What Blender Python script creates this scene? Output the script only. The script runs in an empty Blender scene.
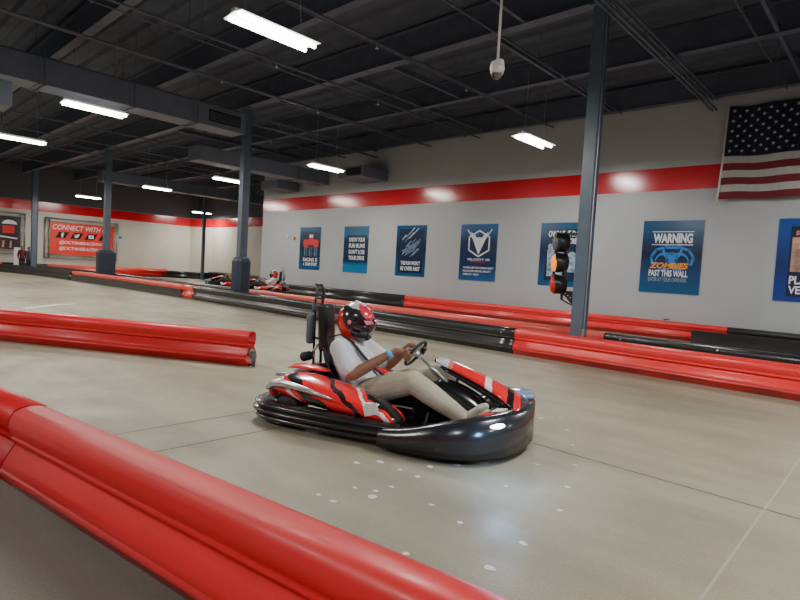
import bpy, bmesh, math, random
from mathutils import Vector, Matrix, Euler
random.seed(7)
sc = bpy.context.scene
COL = sc.collection
PI = math.pi
def R(d): return math.radians(d)

# ------------------------------------------------------------------ materials
def mat(name, color, rough=.5, metal=0., spec=.5, noise=0., nscale=6., bump=0., bscale=40., emit=None, estr=0., coat=0., stretch=None):
    m = bpy.data.materials.new(name); m.use_nodes = True
    nt = m.node_tree; N = nt.nodes; L = nt.links
    b = N['Principled BSDF']
    b.inputs['Base Color'].default_value = (*color, 1)
    b.inputs['Roughness'].default_value = rough
    b.inputs['Metallic'].default_value = metal
    b.inputs['Specular IOR Level'].default_value = spec
    b.inputs['Coat Weight'].default_value = coat
    b.inputs['Coat Roughness'].default_value = .15
    tc = N.new('ShaderNodeTexCoord'); co = tc.outputs['Object']
    if stretch:
        mp = N.new('ShaderNodeMapping'); mp.inputs['Scale'].default_value = stretch
        L.new(co, mp.inputs[0]); co = mp.outputs[0]
    nz = N.new('ShaderNodeTexNoise'); nz.inputs['Scale'].default_value = nscale; nz.inputs['Detail'].default_value = 6
    L.new(co, nz.inputs['Vector'])
    mr = N.new('ShaderNodeMapRange'); mr.inputs[1].default_value = .3; mr.inputs[2].default_value = .7
    mr.inputs[3].default_value = 1 - max(noise, .02); mr.inputs[4].default_value = 1 + max(noise, .02)
    L.new(nz.outputs[0], mr.inputs[0])
    mx = N.new('ShaderNodeVectorMath'); mx.operation = 'SCALE'; mx.inputs[0].default_value = color
    L.new(mr.outputs[0], mx.inputs['Scale']); L.new(mx.outputs[0], b.inputs['Base Color'])
    if bump:
        n2 = N.new('ShaderNodeTexNoise'); n2.inputs['Scale'].default_value = bscale; L.new(co, n2.inputs['Vector'])
        bp = N.new('ShaderNodeBump'); bp.inputs['Strength'].default_value = bump; bp.inputs['Distance'].default_value = .01
        L.new(n2.outputs[0], bp.inputs['Height']); L.new(bp.outputs[0], b.inputs['Normal'])
    if emit:
        b.inputs['Emission Color'].default_value = (*emit, 1); b.inputs['Emission Strength'].default_value = estr
    return m

def ramp_mat(name, stops, expr, rough=.35, constant=True, coat=.3, distort=0.):
    """colour bands along a linear combination (x,y,z) of object coordinates; fract when period given"""
    m = bpy.data.materials.new(name); m.use_nodes = True
    N = m.node_tree.nodes; L = m.node_tree.links; b = N['Principled BSDF']
    b.inputs['Roughness'].default_value = rough; b.inputs['Coat Weight'].default_value = coat
    tc = N.new('ShaderNodeTexCoord'); vec = tc.outputs['Object']
    d = N.new('ShaderNodeVectorMath'); d.operation = 'DOT_PRODUCT'; d.inputs[1].default_value = expr[:3]
    L.new(vec, d.inputs[0]); val = d.outputs['Value']
    a = N.new('ShaderNodeMath'); a.operation = 'ADD'; a.inputs[1].default_value = expr[3]; L.new(val, a.inputs[0]); val = a.outputs[0]
    if distort:
        nz = N.new('ShaderNodeTexNoise'); nz.inputs['Scale'].default_value = 5; L.new(vec, nz.inputs['Vector'])
        ma = N.new('ShaderNodeMath'); ma.operation = 'MULTIPLY_ADD'; ma.inputs[1].default_value = distort
        L.new(nz.outputs[0], ma.inputs[0]); L.new(val, ma.inputs[2]); val = ma.outputs[0]
    if len(expr) > 4 and expr[4]:
        f = N.new('ShaderNodeMath'); f.operation = 'FRACT'; L.new(val, f.inputs[0]); val = f.outputs[0]
    r = N.new('ShaderNodeValToRGB'); cr = r.color_ramp
    cr.interpolation = 'CONSTANT' if constant else 'LINEAR'
    while len(cr.elements) < len(stops): cr.elements.new(.5)
    for e, (p, c) in zip(cr.elements, stops): e.position = p; e.color = (*c, 1)
    L.new(val, r.inputs[0]); L.new(r.outputs[0], b.inputs['Base Color'])
    return m

RED = (.80, .02, .026); BLK = (.012, .012, .014); WHT = (.75, .75, .76)
M = {}
M['white_wall'] = mat('painted_grey_white_wall', (.43, .455, .475), .42, noise=.03, nscale=1.2, bump=.05, bscale=20)
M['far_wall'] = mat('painted_cream_wall', (.56, .54, .48), .5, noise=.03, nscale=1.2)
M['red_band'] = mat('glossy_red_wall_band', (.60, .014, .026), .2, noise=.04, nscale=2, coat=.4)
M['dark_wall'] = mat('dark_upper_wall', (.11, .115, .14), .8)
M['ceil'] = mat('dark_steel_deck', (.075, .090, .135), .75, noise=.2, nscale=2)
M['beam'] = mat('dark_grey_steel', (.095, .115, .165), .5, noise=.12, nscale=3)
M['pipe'] = mat('dark_pipe', (.11, .125, .165), .4)
M['duct'] = mat('blue_grey_duct_metal', (.14, .17, .23), .5, noise=.12, nscale=2)
M['duct_dark'] = mat('duct_grille_dark', (.012, .012, .015), .6)
M['pillar'] = mat('blue_grey_painted_steel', (.11, .15, .20), .35, noise=.1, nscale=5, coat=.2)
M['pad'] = mat('dark_navy_vinyl', (.022, .036, .066), .45, noise=.1, bump=.2, bscale=15)
M['galv'] = mat('brushed_aluminium', (.42, .43, .42), .35, metal=.8)
M['black'] = mat('black_plastic', BLK, .35, noise=.2, coat=.2)
M['rubber'] = mat('black_rubber', (.014, .014, .016), .6, bump=.3)
M['red_plastic'] = mat('red_plastic', RED, .3, coat=.3)
M['silver'] = mat('silver_metal', (.6, .6, .62), .3, metal=.9)
M['white'] = mat('white_plastic', (.72, .72, .72), .4)
M['tube'] = mat('glowing_fluorescent_tube', (1, 1, 1), .4, emit=(1, .96, .84), estr=16)
M['reflector'] = mat('white_reflector', (.85, .85, .84), .35, emit=(1, .95, .82), estr=.9)
M['skin'] = mat('brown_skin', (.27, .13, .075), .5, noise=.06, nscale=20)
M['shirt'] = mat('white_cotton', (.66, .69, .73), .85, noise=.05, nscale=9, bump=.5, bscale=14)
M['khaki'] = mat('khaki_cotton', (.46, .42, .31), .85, noise=.08, nscale=9, bump=.5, bscale=13)
M['dark_cloth'] = mat('dark_cloth', (.02, .02, .025), .9, noise=.1)
M['maroon'] = mat('maroon_cloth', (.13, .012, .03), .85, noise=.1)
M['teal'] = mat('teal_cloth', (.01, .12, .10), .85, noise=.1)
M['wrist'] = mat('light_blue_band', (.12, .45, .75), .5)
M['shoe'] = mat('beige_canvas', (.50, .46, .36), .8, noise=.08, nscale=20)
M['visor'] = mat('dark_visor', (.03, .012, .016), .08, coat=1)
M['amber'] = mat('amber_lens', (.85, .28, .01), .25, emit=(1, .30, .01), estr=.7)
M['red_lens'] = mat('dark_red_lens', (.28, .012, .01), .25, emit=(.6, .02, .01), estr=.25)
M['dark_lens'] = mat('unlit_grey_lens', (.12, .13, .13), .2)
M['headlamp'] = mat('bright_headlamp', (.9, .95, 1), .2, emit=(.75, .88, 1), estr=9)
M['blue_glow_plastic'] = mat('blue_lit_black_plastic', (.012, .03, .075), .25, coat=.6)  # blue headlight glow put into the black nose plastic's colour
M['sheen_blue'] = mat('pale_blue_painted_sheen', (.20, .30, .48), .15, coat=1)
M['insul'] = mat('pale_torn_insulation', (.42, .38, .30), .95, noise=.3)
M['concrete_scrap'] = mat('grey_debris', (.10, .12, .11), .6)

def barrier_mat(name, col, dirt, rough=.33):
    m = mat(name, col, rough, noise=.07, nscale=2.5, coat=.06, stretch=(1, 1, 4))
    N = m.node_tree.nodes; L = m.node_tree.links; b = N['Principled BSDF']
    src = b.inputs['Base Color'].links[0].from_socket
    tc = N.new('ShaderNodeTexCoord'); sp = N.new('ShaderNodeSeparateXYZ'); L.new(tc.outputs['Object'], sp.inputs[0])
    # scuffs: lower ridge lines dirtier (by height) plus streaks
    zr = N.new('ShaderNodeValToRGB'); e = zr.color_ramp.elements
    e[0].position = 0; e[0].color = (.75, .75, .75, 1); e[1].position = .12; e[1].color = (.55, .55, .55, 1)
    for p, v in ((.2, .95), (.30, .05), (.55, .0), (.60, .0), (1, 0)):
        k = e.new(p); k.color = (v, v, v, 1)
    dv = N.new('ShaderNodeMath'); dv.operation = 'DIVIDE'; dv.inputs[1].default_value = .48; L.new(sp.outputs[2], dv.inputs[0]); L.new(dv.outputs[0], zr.inputs[0])
    mp = N.new('ShaderNodeMapping'); mp.inputs['Scale'].default_value = (.7, .7, 14); L.new(tc.outputs['Object'], mp.inputs[0])
    nz = N.new('ShaderNodeTexNoise'); nz.inputs['Scale'].default_value = 3; nz.inputs['Detail'].default_value = 8; L.new(mp.outputs[0], nz.inputs['Vector'])
    cr = N.new('ShaderNodeMapRange'); cr.inputs[1].default_value = .38; cr.inputs[2].default_value = .62; L.new(nz.outputs[0], cr.inputs[0])
    mu = N.new('ShaderNodeMath'); mu.operation = 'MULTIPLY'; L.new(zr.outputs[0], mu.inputs[0]); L.new(cr.outputs[0], mu.inputs[1])
    m2 = N.new('ShaderNodeMath'); m2.operation = 'MULTIPLY'; m2.inputs[1].default_value = dirt; L.new(mu.outputs[0], m2.inputs[0])
    mx = N.new('ShaderNodeMix'); mx.data_type = 'RGBA'
    L.new(m2.outputs[0], mx.inputs[0]); L.new(src, mx.inputs[6]); mx.inputs[7].default_value = (.075, .06, .05, 1)
    L.new(mx.outputs[2], b.inputs['Base Color'])
    return m
M['bar_red'] = barrier_mat('scuffed_red_polyethylene', (.86, .030, .034), .85)
M['bar_red_clean'] = barrier_mat('red_polyethylene', (.66, .010, .016), .3, .42)
M['bar_blk'] = barrier_mat('scuffed_black_polyethylene', (.022, .022, .024), .55, .28)
M['bar_cap'] = barrier_mat('faded_coral_red_polyethylene', (.86, .10, .08), .4)

# ------------------------------------------------------------------ mesh helpers
def link(name, me, m=None, parent=None, smooth=False):
    o = bpy.data.objects.new(name, me); COL.objects.link(o)
    if m is not None: me.materials.append(m)
    if smooth:
        for p in me.polygons: p.use_smooth = True
    if parent is not None: o.parent = parent
    return o
def obj(name, bm, m=None, parent=None, smooth=False):
    me = bpy.data.meshes.new(name)
    bmesh.ops.recalc_face_normals(bm, faces=bm.faces[:])
    bm.to_mesh(me); bm.free()
    return link(name, me, m, parent, smooth)
def tag(o, label=None, cat=None, group=None, kind=None):
    if label: o['label'] = label
    if cat: o['category'] = cat
    if group: o['group'] = group
    if kind: o['kind'] = kind
    return o
def empty(name, loc=(0, 0, 0), rz=0, label=None, cat=None, group=None):
    o = bpy.data.objects.new(name, None); COL.objects.link(o)
    o.location = loc; o.rotation_euler = (0, 0, rz); o.empty_display_size = .1
    return tag(o, label, cat, group)
def BM(): return bmesh.new()
def box(bm, c, s, rot=None, bev=0.):
    r = bmesh.ops.create_cube(bm, size=1); vs = r['verts']
    bmesh.ops.scale(bm, vec=s, verts=vs)
    if bev:
        es = list({e for v in vs for e in v.link_edges})
        k = bmesh.ops.bevel(bm, geom=es, offset=bev, segments=2, affect='EDGES', profile=.6)
        vs = list({v for f in k['faces'] for v in f.verts} | {v for v in vs if v.is_valid})
    if rot is not None: bmesh.ops.rotate(bm, verts=vs, cent=(0, 0, 0), matrix=rot)
    bmesh.ops.translate(bm, verts=vs, vec=c)
    return vs
def bx2(bm, a, b, bev=0.):
    a, b = Vector(a), Vector(b)
    return box(bm, (a + b) / 2, [abs(v) for v in (b - a)], bev=bev)
def frame(d):
    d = Vector(d).normalized()
    up = Vector((0, 0, 1)) if abs(d.z) < .95 else Vector((1, 0, 0))
    x = d.cross(up).normalized(); y = x.cross(d).normalized()
    return x, y, d
def tube(bm, pts, rad, n=10, caps=True, sy=1.):
    pts = [Vector(p) for p in pts]; k = len(pts)
    if not isinstance(rad, (list, tuple)): rad = [rad] * k
    rings = []; px = None
    for i, p in enumerate(pts):
        d = (pts[min(i + 1, k - 1)] - pts[max(i - 1, 0)])
        x, y, d = frame(d)
        if px is not None:
            x = (px - d * px.dot(d)).normalized(); y = x.cross(d)
        px = x
        rings.append([bm.verts.new(p + (x * math.cos(2 * PI * j / n) + y * math.sin(2 * PI * j / n) * sy) * rad[i]) for j in range(n)])
    for a, b in zip(rings, rings[1:]):
        for j in range(n): bm.faces.new((a[j], a[(j + 1) % n], b[(j + 1) % n], b[j]))
    if caps:
        bm.faces.new(rings[0][::-1]); bm.faces.new(rings[-1])
def ring(bm, c, x, y, R1, r, n=36, k=8):
    c, x, y = Vector(c), Vector(x).normalized(), Vector(y).normalized(); z = x.cross(y)
    rr = []
    for i in range(n):
        a = 2 * PI * i / n; o = x * math.cos(a) + y * math.sin(a)
        rr.append([bm.verts.new(c + o * (R1 + r * math.cos(2 * PI * j / k)) + z * r * math.sin(2 * PI * j / k)) for j in range(k)])
    for i in range(n):
        a, b = rr[i], rr[(i + 1) % n]
        for j in range(k): bm.faces.new((a[j], a[(j + 1) % k], b[(j + 1) % k], b[j]))
def ball(bm, c, s, rot=None, u=16, v=12):
    r = bmesh.ops.create_uvsphere(bm, u_segments=u, v_segments=v, radius=1)
    bmesh.ops.scale(bm, vec=s if isinstance(s, (list, tuple)) else (s, s, s), verts=r['verts'])
    if rot is not None: bmesh.ops.rotate(bm, verts=r['verts'], cent=(0, 0, 0), matrix=rot)
    bmesh.ops.translate(bm, verts=r['verts'], vec=c)
    return r['verts']
def capsule(bm, a, b, ra, rb, n=14):
    a, b = Vector(a), Vector(b)
    ball(bm, a, ra, u=n, v=10); ball(bm, b, rb, u=n, v=10)
    if (a - b).length > 1e-4: tube(bm, [a, b], [ra, rb], n)
def chain(bm, pts, rr):
    for i in range(len(pts) - 1): capsule(bm, pts[i], pts[i + 1], rr[i], rr[i + 1])
def loft(bm, secs, closed=True, caps=True):
    rings = [[bm.verts.new(p) for p in s] for s in secs]; n = len(rings[0])
    for a, b in zip(rings, rings[1:]):
        for j in range(n if closed else n - 1):
            bm.faces.new((a[j], a[(j + 1) % n], b[(j + 1) % n], b[j]))
    if caps and closed: bm.faces.new(rings[0][::-1]); bm.faces.new(rings[-1])
def poly(bm, pts, th=0., d=(0, 1, 0)):
    d = Vector(d) * th
    f = [bm.verts.new(p) for p in pts]; bm.faces.new(f)
    if th:
        g = [bm.verts.new(Vector(p) + d) for p in pts]; bm.faces.new(g[::-1])
        for i in range(len(f)):
            j = (i + 1) % len(f); bm.faces.new((f[i], f[j], g[j], g[i]))
def remesh(name, bm, voxel, m, parent=None, smooth=4):
    me = bpy.data.meshes.new(name + '_tmp'); bmesh.ops.recalc_face_normals(bm, faces=bm.faces[:]); bm.to_mesh(me); bm.free()
    o = bpy.data.objects.new(name + '_tmp', me); COL.objects.link(o)
    k = o.modifiers.new('r', 'REMESH'); k.mode = 'VOXEL'; k.voxel_size = voxel; k.use_smooth_shade = True
    if smooth:
        s = o.modifiers.new('s', 'SMOOTH'); s.iterations = smooth; s.factor = .5
    dg = bpy.context.evaluated_depsgraph_get(); dg.update()
    new = bpy.data.meshes.new_from_object(o.evaluated_get(dg)); new.name = name
    bpy.data.objects.remove(o); bpy.data.meshes.remove(me)
    new.materials.clear()
    return link(name, new, m, parent, True)
def subsurf(o, lv=1):
    s = o.modifiers.new('sub', 'SUBSURF'); s.levels = lv; s.render_levels = lv
    return o
def lettering(name, s, x0, x1, z0, z1, m, parent, y=-.012, shear=0., bold=.02):
    """text converted to a mesh and fitted into a box on a panel facing local -y"""
    cu = bpy.data.curves.new(name, 'FONT'); cu.body = s; cu.offset = bold; cu.shear = shear; cu.resolution_u = 3; cu.extrude = 0
    o = bpy.data.objects.new(name, cu); COL.objects.link(o)
    dg = bpy.context.evaluated_depsgraph_get(); dg.update()
    me = bpy.data.meshes.new_from_object(o.evaluated_get(dg)); me.name = name
    bpy.data.objects.remove(o); bpy.data.curves.remove(cu)
    xs = [v.co.x for v in me.vertices]; ys = [v.co.y for v in me.vertices]
    a, b, c, d = min(xs), max(xs), min(ys), max(ys)
    for v in me.vertices:
        v.co = Vector((x0 + (v.co.x - a) / (b - a) * (x1 - x0), y, z0 + (v.co.y - c) / (d - c) * (z1 - z0)))
    me.materials.clear()
    return link(name, me, m, parent)
def copy_tree(o, parent=None):
    c = o.copy(); COL.objects.link(c); c.parent = parent
    for ch in list(o.children): copy_tree(ch, c)
    return c

H = 1.42
WY = 16.3          # right wall plane
WX = -44.2         # far left wall plane
BY = 22.5          # back wall plane

# ------------------------------------------------------------------ the shell
def struct(name, bm, m, parent=None, smooth=False):
    o = obj(name, bm, m, parent, smooth)
    if parent is None: o['kind'] = 'structure'
    return o
# floor material
fm = bpy.data.materials.new('polished_concrete'); fm.use_nodes = True
N = fm.node_tree.nodes; L = fm.node_tree.links; b = N['Principled BSDF']
tc = N.new('ShaderNodeTexCoord'); P0 = tc.outputs['Object']
def noise(scale, detail=6, vec=P0, rough=.55):
    n = N.new('ShaderNodeTexNoise'); n.inputs['Scale'].default_value = scale; n.inputs['Detail'].default_value = detail
    n.inputs['Roughness'].default_value = rough; L.new(vec, n.inputs['Vector']); return n.outputs[0]
def mapr(v, a, b_, c, d):
    r = N.new('ShaderNodeMapRange'); L.new(v, r.inputs[0])
    for i, k in enumerate((a, b_, c, d)): r.inputs[i + 1].default_value = k
    return r.outputs[0]
def mul(a, b_):
    r = N.new('ShaderNodeMath'); r.operation = 'MULTIPLY'; L.new(a, r.inputs[0])
    if isinstance(b_, float): r.inputs[1].default_value = b_
    else: L.new(b_, r.inputs[1])
    return r.outputs[0]
mp = N.new('ShaderNodeMapping'); mp.inputs['Scale'].default_value = (.25, 1.6, 1); mp.inputs['Rotation'].default_value = (0, 0, R(-8)); L.new(P0, mp.inputs[0])
big = mapr(noise(.6, 5), .3, .7, .80, 1.12)
streak = mapr(noise(1.3, 8, mp.outputs[0]), .3, .7, .82, 1.12)
fine = mapr(noise(70, 3), .3, .7, .86, 1.12)
v = mul(mul(big, streak), fine)
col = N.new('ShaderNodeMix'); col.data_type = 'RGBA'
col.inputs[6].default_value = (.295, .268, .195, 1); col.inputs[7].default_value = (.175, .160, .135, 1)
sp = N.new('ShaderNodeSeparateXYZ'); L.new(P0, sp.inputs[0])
# spectator side of the near barrier: barrier shadow painted in over stained concrete
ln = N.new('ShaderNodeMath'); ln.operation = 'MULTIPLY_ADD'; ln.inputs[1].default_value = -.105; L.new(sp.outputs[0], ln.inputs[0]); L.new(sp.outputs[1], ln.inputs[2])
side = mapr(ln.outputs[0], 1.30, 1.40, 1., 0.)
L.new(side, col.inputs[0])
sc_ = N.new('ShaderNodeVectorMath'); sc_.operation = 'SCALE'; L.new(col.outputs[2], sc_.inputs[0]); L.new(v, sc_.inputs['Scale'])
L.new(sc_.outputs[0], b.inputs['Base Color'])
L.new(mapr(noise(2.2, 5), .3, .7, .40, .65), b.inputs['Roughness'])
b.inputs['Specular IOR Level'].default_value = .4
bp = N.new('ShaderNodeBump'); bp.inputs['Strength'].default_value = .12; bp.inputs['Distance'].default_value = .01
L.new(noise(30, 5), bp.inputs['Height']); L.new(bp.outputs[0], b.inputs['Normal'])
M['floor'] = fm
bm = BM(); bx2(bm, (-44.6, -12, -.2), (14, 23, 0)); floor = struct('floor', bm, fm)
# joints sawn in the slab and pale paint spots are surface detail of the floor
bm = BM()
for x0, y0, x1, y1, w in [(-2.3, 4.26, 13, 4.30, .007), (-44, 3.9, -4.4, 4.25, .007), (-4.51, 1.2, -4.49, 4.2, .006), (-3.94, 1.2, -3.92, 4.2, .006)]:
    d = Vector((x1 - x0, y1 - y0, 0)).normalized(); n = Vector((-d.y, d.x, 0)) * w
    a = Vector((x0, y0, .0012)); c = Vector((x1, y1, .0012)); poly(bm, [a - n, c - n, c + n, a + n])
obj('expansion_joint', bm, mat('dark_joint_filler', (.075, .062, .05), .8), floor)
bm = BM(); poly(bm, [(-.607, 1.9, .0014), (-.593, 1.9, .0014), (-.593, 8.8, .0014), (-.607, 8.8, .0014)]); obj('faint_joint', bm, mat('pale_joint_filler', (.34, .32, .26), .6), floor)
bm = BM()
spots = [(-2.58, 2.88), (-2.78, 2.88), (-2.41, 2.88), (-2.39, 3.30), (-2.4, 2.61), (-2.42, 2.48), (-2.6, 2.16), (-2.47, 2.17), (-2.37, 2.4), (-2.54, 2.41), (-2.05, 2.6), (-1.79, 2.54), (-1.76, 2.05), (-1.4, 2.26), (-1.42, 2.61), (-1.49, 3.16), (-1.63, 3.56), (-1.92, 3.23), (-2.0, 3.8), (-1.8, 4.03), (-2.05, 4.51), (-2.3, 4.91), (-2.68, 5.09), (-2.48, 3.1), (-2.87, 2.73), (-6.83, 5.17), (-8.14, 5.33), (-2.56, 5.28)]
for (x, y) in spots:
    r = random.uniform(.018, .040); k = 9; ph = random.random() * 6
    poly(bm, [(x + r * random.uniform(.6, 1.15) * math.cos(ph + 2 * PI * i / k), y + r * .8 * random.uniform(.6, 1.15) * math.sin(ph + 2 * PI * i / k), .0018) for i in range(k)])
for pts in [[(-15.5, 3.45), (-15.35, 3.5), (-16.3, 4.45), (-16.55, 4.40)], [(-16.55, 4.40), (-16.3, 4.45), (-16.6, 5.0), (-16.8, 5.0)]]:
    poly(bm, [(x, y, .0018) for x, y in pts])
obj('paint_spots', bm, mat('pale_grey_paint_spots', (.62, .62, .57), .6, noise=.1), floor)

bm = BM(); bx2(bm, (-25.3, WY, 0), (14, WY + .25, 7.2)); struct('wall_right', bm, M['white_wall'])
bm = BM(); bx2(bm, (-25.3, WY - .012, 4.07), (14, WY, 4.70)); bx2(bm, (-25.312, WY - .012, 4.07), (-25.3, BY, 4.70)); struct('trim_1', bm, M['red_band'])
bm = BM(); bx2(bm, (-25.3, WY + .25, 0), (-25.05, BY + .2, 7.2)); struct('wall_return', bm, M['white_wall'])
bm = BM(); bx2(bm, (WX - .25, -12, 0), (WX, BY + .2, 4.72)); struct('wall_left', bm, M['far_wall'])
bm = BM(); bx2(bm, (WX - .25, -12, 4.72), (WX, BY + .2, 7.2)); struct('wall_left_upper', bm, M['dark_wall'])
bm = BM(); bx2(bm, (WX, BY, 0), (-25.3, BY + .25, 4.72))
poly(bm, [(WX, BY - .9, 0), (-42.1, BY - .001, 0), (WX, BY - .001, 0)], 4.72, (0, 0, 1)); struct('wall_back', bm, M['far_wall'])
bm = BM(); bx2(bm, (WX, BY, 4.72), (-25.3, BY + .25, 7.2)); struct('wall_back_upper', bm, M['dark_wall'])
bm = BM(); bx2(bm, (WX, -12, 4.05), (WX + .03, BY - .9, 4.70)); bx2(bm, (-42.1, BY - .03, 4.05), (-25.35, BY, 4.70))
poly(bm, [(WX + .02, BY - .93, 4.05), (-42.1, BY - .03, 4.05), (-42.1, BY, 4.05), (WX + .02, BY - .9, 4.05)], .65, (0, 0, 1)); struct('trim_2', bm, M['red_band'])
bm = BM(); bx2(bm, (-44.6, -12.2, 0), (14, -12, 7.2)); struct('wall_front', bm, M['white_wall'])
bm = BM(); bx2(bm, (14, -12, 0), (14.2, WY + .2, 7.2)); struct('wall_side', bm, M['white_wall'])
# corrugated deck ceiling, ribs running along x
bm = BM(); y = -12.
while y < 23:
    for (a, c, z) in ((0, .22, 7.12), (.22, .29, None), (.29, .51, 7.04), (.51, .58, None)):
        z0, z1 = (z, z) if z else ((7.12, 7.04) if a < .25 else (7.04, 7.12))
        poly(bm, [(-44.6, y + a, z0), (14, y + a, z0), (14, y + c, z1), (-44.6, y + c, z1)])
    y += .58
bx2(bm, (-44.6, -12, 7.13), (14, 23, 7.3))
struct('ceiling', bm, M['ceil'])

# ------------------------------------------------------------------ ceiling steel
def ibeam(bm, a, b_, h, w, t=.02):
    """I section hanging from a.z (bottom) up to a.z+h"""
    a, b_ = Vector(a), Vector(b_); d = (b_ - a).normalized(); s = Vector((-d.y, d.x, 0))
    for (w0, z0, z1) in ((w, 0, t), (t * .7, t, h - t), (w, h - t, h)):
        v = []
        for p in (a, b_):
            v.append([p + s * (w0 / 2) + Vector((0, 0, z0)), p - s * (w0 / 2) + Vector((0, 0, z0)), p - s * (w0 / 2) + Vector((0, 0, z1)), p + s * (w0 / 2) + Vector((0, 0, z1))])
        loft(bm, v)
for yb, xa, zb, hh, w, where in [(-4.2, 13.9, 6.4, .62, .2, 'far behind the track barrier'), (-1.4, 13.9, 6.4, .62, .2, 'second behind the viewer'), (1.5, 13.9, 6.4, .62, .2, 'above the near red barrier'),
        (4.35, 13.9, 6.4, .62, .2, 'above the kart lane, nearest the hanging camera'), (7.05, 13.9, 6.4, .62, .2, 'between the kart lane and the pillars'), (9.7, 13.9, 6.4, .68, .26, 'carried on the row of pillars'),
        (12.8, 13.9, 6.4, .62, .2, 'between the pillars and the poster wall'), (16.1, 13.9, 6.4, .62, .2, 'along the top of the poster wall')]:
    bm = BM(); ibeam(bm, (-44, yb, zb), (xa, yb, zb), hh, w)
    tag(obj('roof_beam', bm, M['beam']), 'dark steel roof beam ' + where, 'beam', 'roof beams across the ceiling')
bm = BM(); ibeam(bm, (-44, 19.3, 6.4), (-25.5, 19.3, 6.4), .62, .2)
tag(obj('roof_beam', bm, M['beam']), 'dark steel roof beam over the far recess behind the poster wall corner', 'beam', 'roof beams across the ceiling')
# cross girders between bays, running along y
for gx, lab in [(-4.2, 'open web truss girder near the flag'), (-16.9, 'open web truss girder over the padded pillar'), (-29.2, 'open web truss girder over the far sign'), (8, 'open web truss girder out at the right')]:
    bm = BM()
    for z in (6.09, 6.35):
        for dx in (-.05, .05): bx2(bm, (gx + dx - .02, -11.9, z), (gx + dx + .02, WY - .05 if gx > -25 else BY - .05, z + .035))
    yy = -11.6; up = True; ye = WY if gx > -25 else BY
    while yy + .8 < ye - .1:
        tube(bm, [(gx, yy, 6.11 if up else 6.36), (gx, yy + .4, 6.36 if up else 6.11)], .01, 6); yy += .4; up = not up
    tag(obj('truss_girder', bm, M['beam']), lab, 'girder', 'truss girders along the ceiling')
def pipe(name, pts, r, label, m=None, group=None, cat='pipe', n=8):
    bm = BM(); tube(bm, pts, r, n); return tag(obj(name, bm, m or M['pipe'], None, True), label, cat, group)
PIPES = {}
for x, z, r, lab in [(-8.7, 6.2, .03, 'dark sprinkler pipe running toward the poster wall right of the two tube light'), (-8.95, 6.28, .016, 'thin conduit beside the sprinkler pipe'),
        (-11.5, 6.2, .028, 'dark pipe between the near light and the padded pillar'), (-12.1, 6.3, .016, 'thin conduit left of the near ceiling light'),
        (-13.7, 6.15, .03, 'dark sprinkler pipe beside the long duct'), (-14.2, 6.28, .016, 'thin conduit close to the long duct'),
        (-6.55, 6.3, .02, 'thin pipe passing the white camera pole'), (-18.6, 6.2, .028, 'dark pipe behind the padded pillar'), (-23.5, 6.2, .028, 'dark pipe above the far ceiling lights'), (-2.6, 6.32, .022, 'thin pipe above the flag'),
        (-26.5, 6.2, .028, 'dark pipe in front of the far duct'), (-35., 6.2, .03, 'dark pipe near the sign wall')]:
    PIPES[x] = pipe('sprinkler_pipe', [(x, -11.5, z), (x, (16.0 if x > -25 else 22.2), z)], r, lab, group='pipes running toward the poster wall')
for x, y in [(-8.7, 8.2), (-8.7, 11.4), (-13.7, 10.6), (-13.7, 7.4), (-11.5, 7.6), (-18.6, 12.2), (-23.5, 14.0), (-11.5, 11.0), (-8.7, 5.0), (-18.6, 7)]:
    bm = BM(); tube(bm, [(x, y, 6.2), (x, y, 6.08)], .012, 6); tube(bm, [(x, y, 6.08), (x, y, 6.07)], [.05, .03], 10)
    obj('sprinkler_head', bm, M['silver'], PIPES[x], True)
for x, p_ in PIPES.items():
    for yy in (-7, 0, 5.7, 11.2, 14.6):
        bm = BM(); tube(bm, [(x, yy, 6.2), (x, yy, 7.05)], .008, 5); obj('pipe_hanger', bm, M['pipe'], p_)
# short secondary joists between beams (bridging)
k = 0
for (x, y0, y1) in [(-6.9, 9.8, 16), (-9.9, 9.8, 12.7), (-11.4, 9.8, 16), (-2.3, 9.8, 16), (-14.8, 9.8, 16), (-6.0, 7.1, 9.6), (-21.8, 9.8, 16)]:
    bm = BM(); ibeam(bm, (x, y0, 6.42), (x, y1, 6.42), .16, .07, .012)
    tag(obj('joist', bm, M['beam']), ['slim steel joist above the camera pole and wall light', 'slim steel joist left of the camera pole', 'slim steel joist over the third poster', 'slim steel joist above the flag', 'slim steel joist over the wall vent', 'short slim joist near the right pillar', 'slim steel joist over the far duct end'][k], 'joist', 'slim joists between the roof beams'); k += 1

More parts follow.
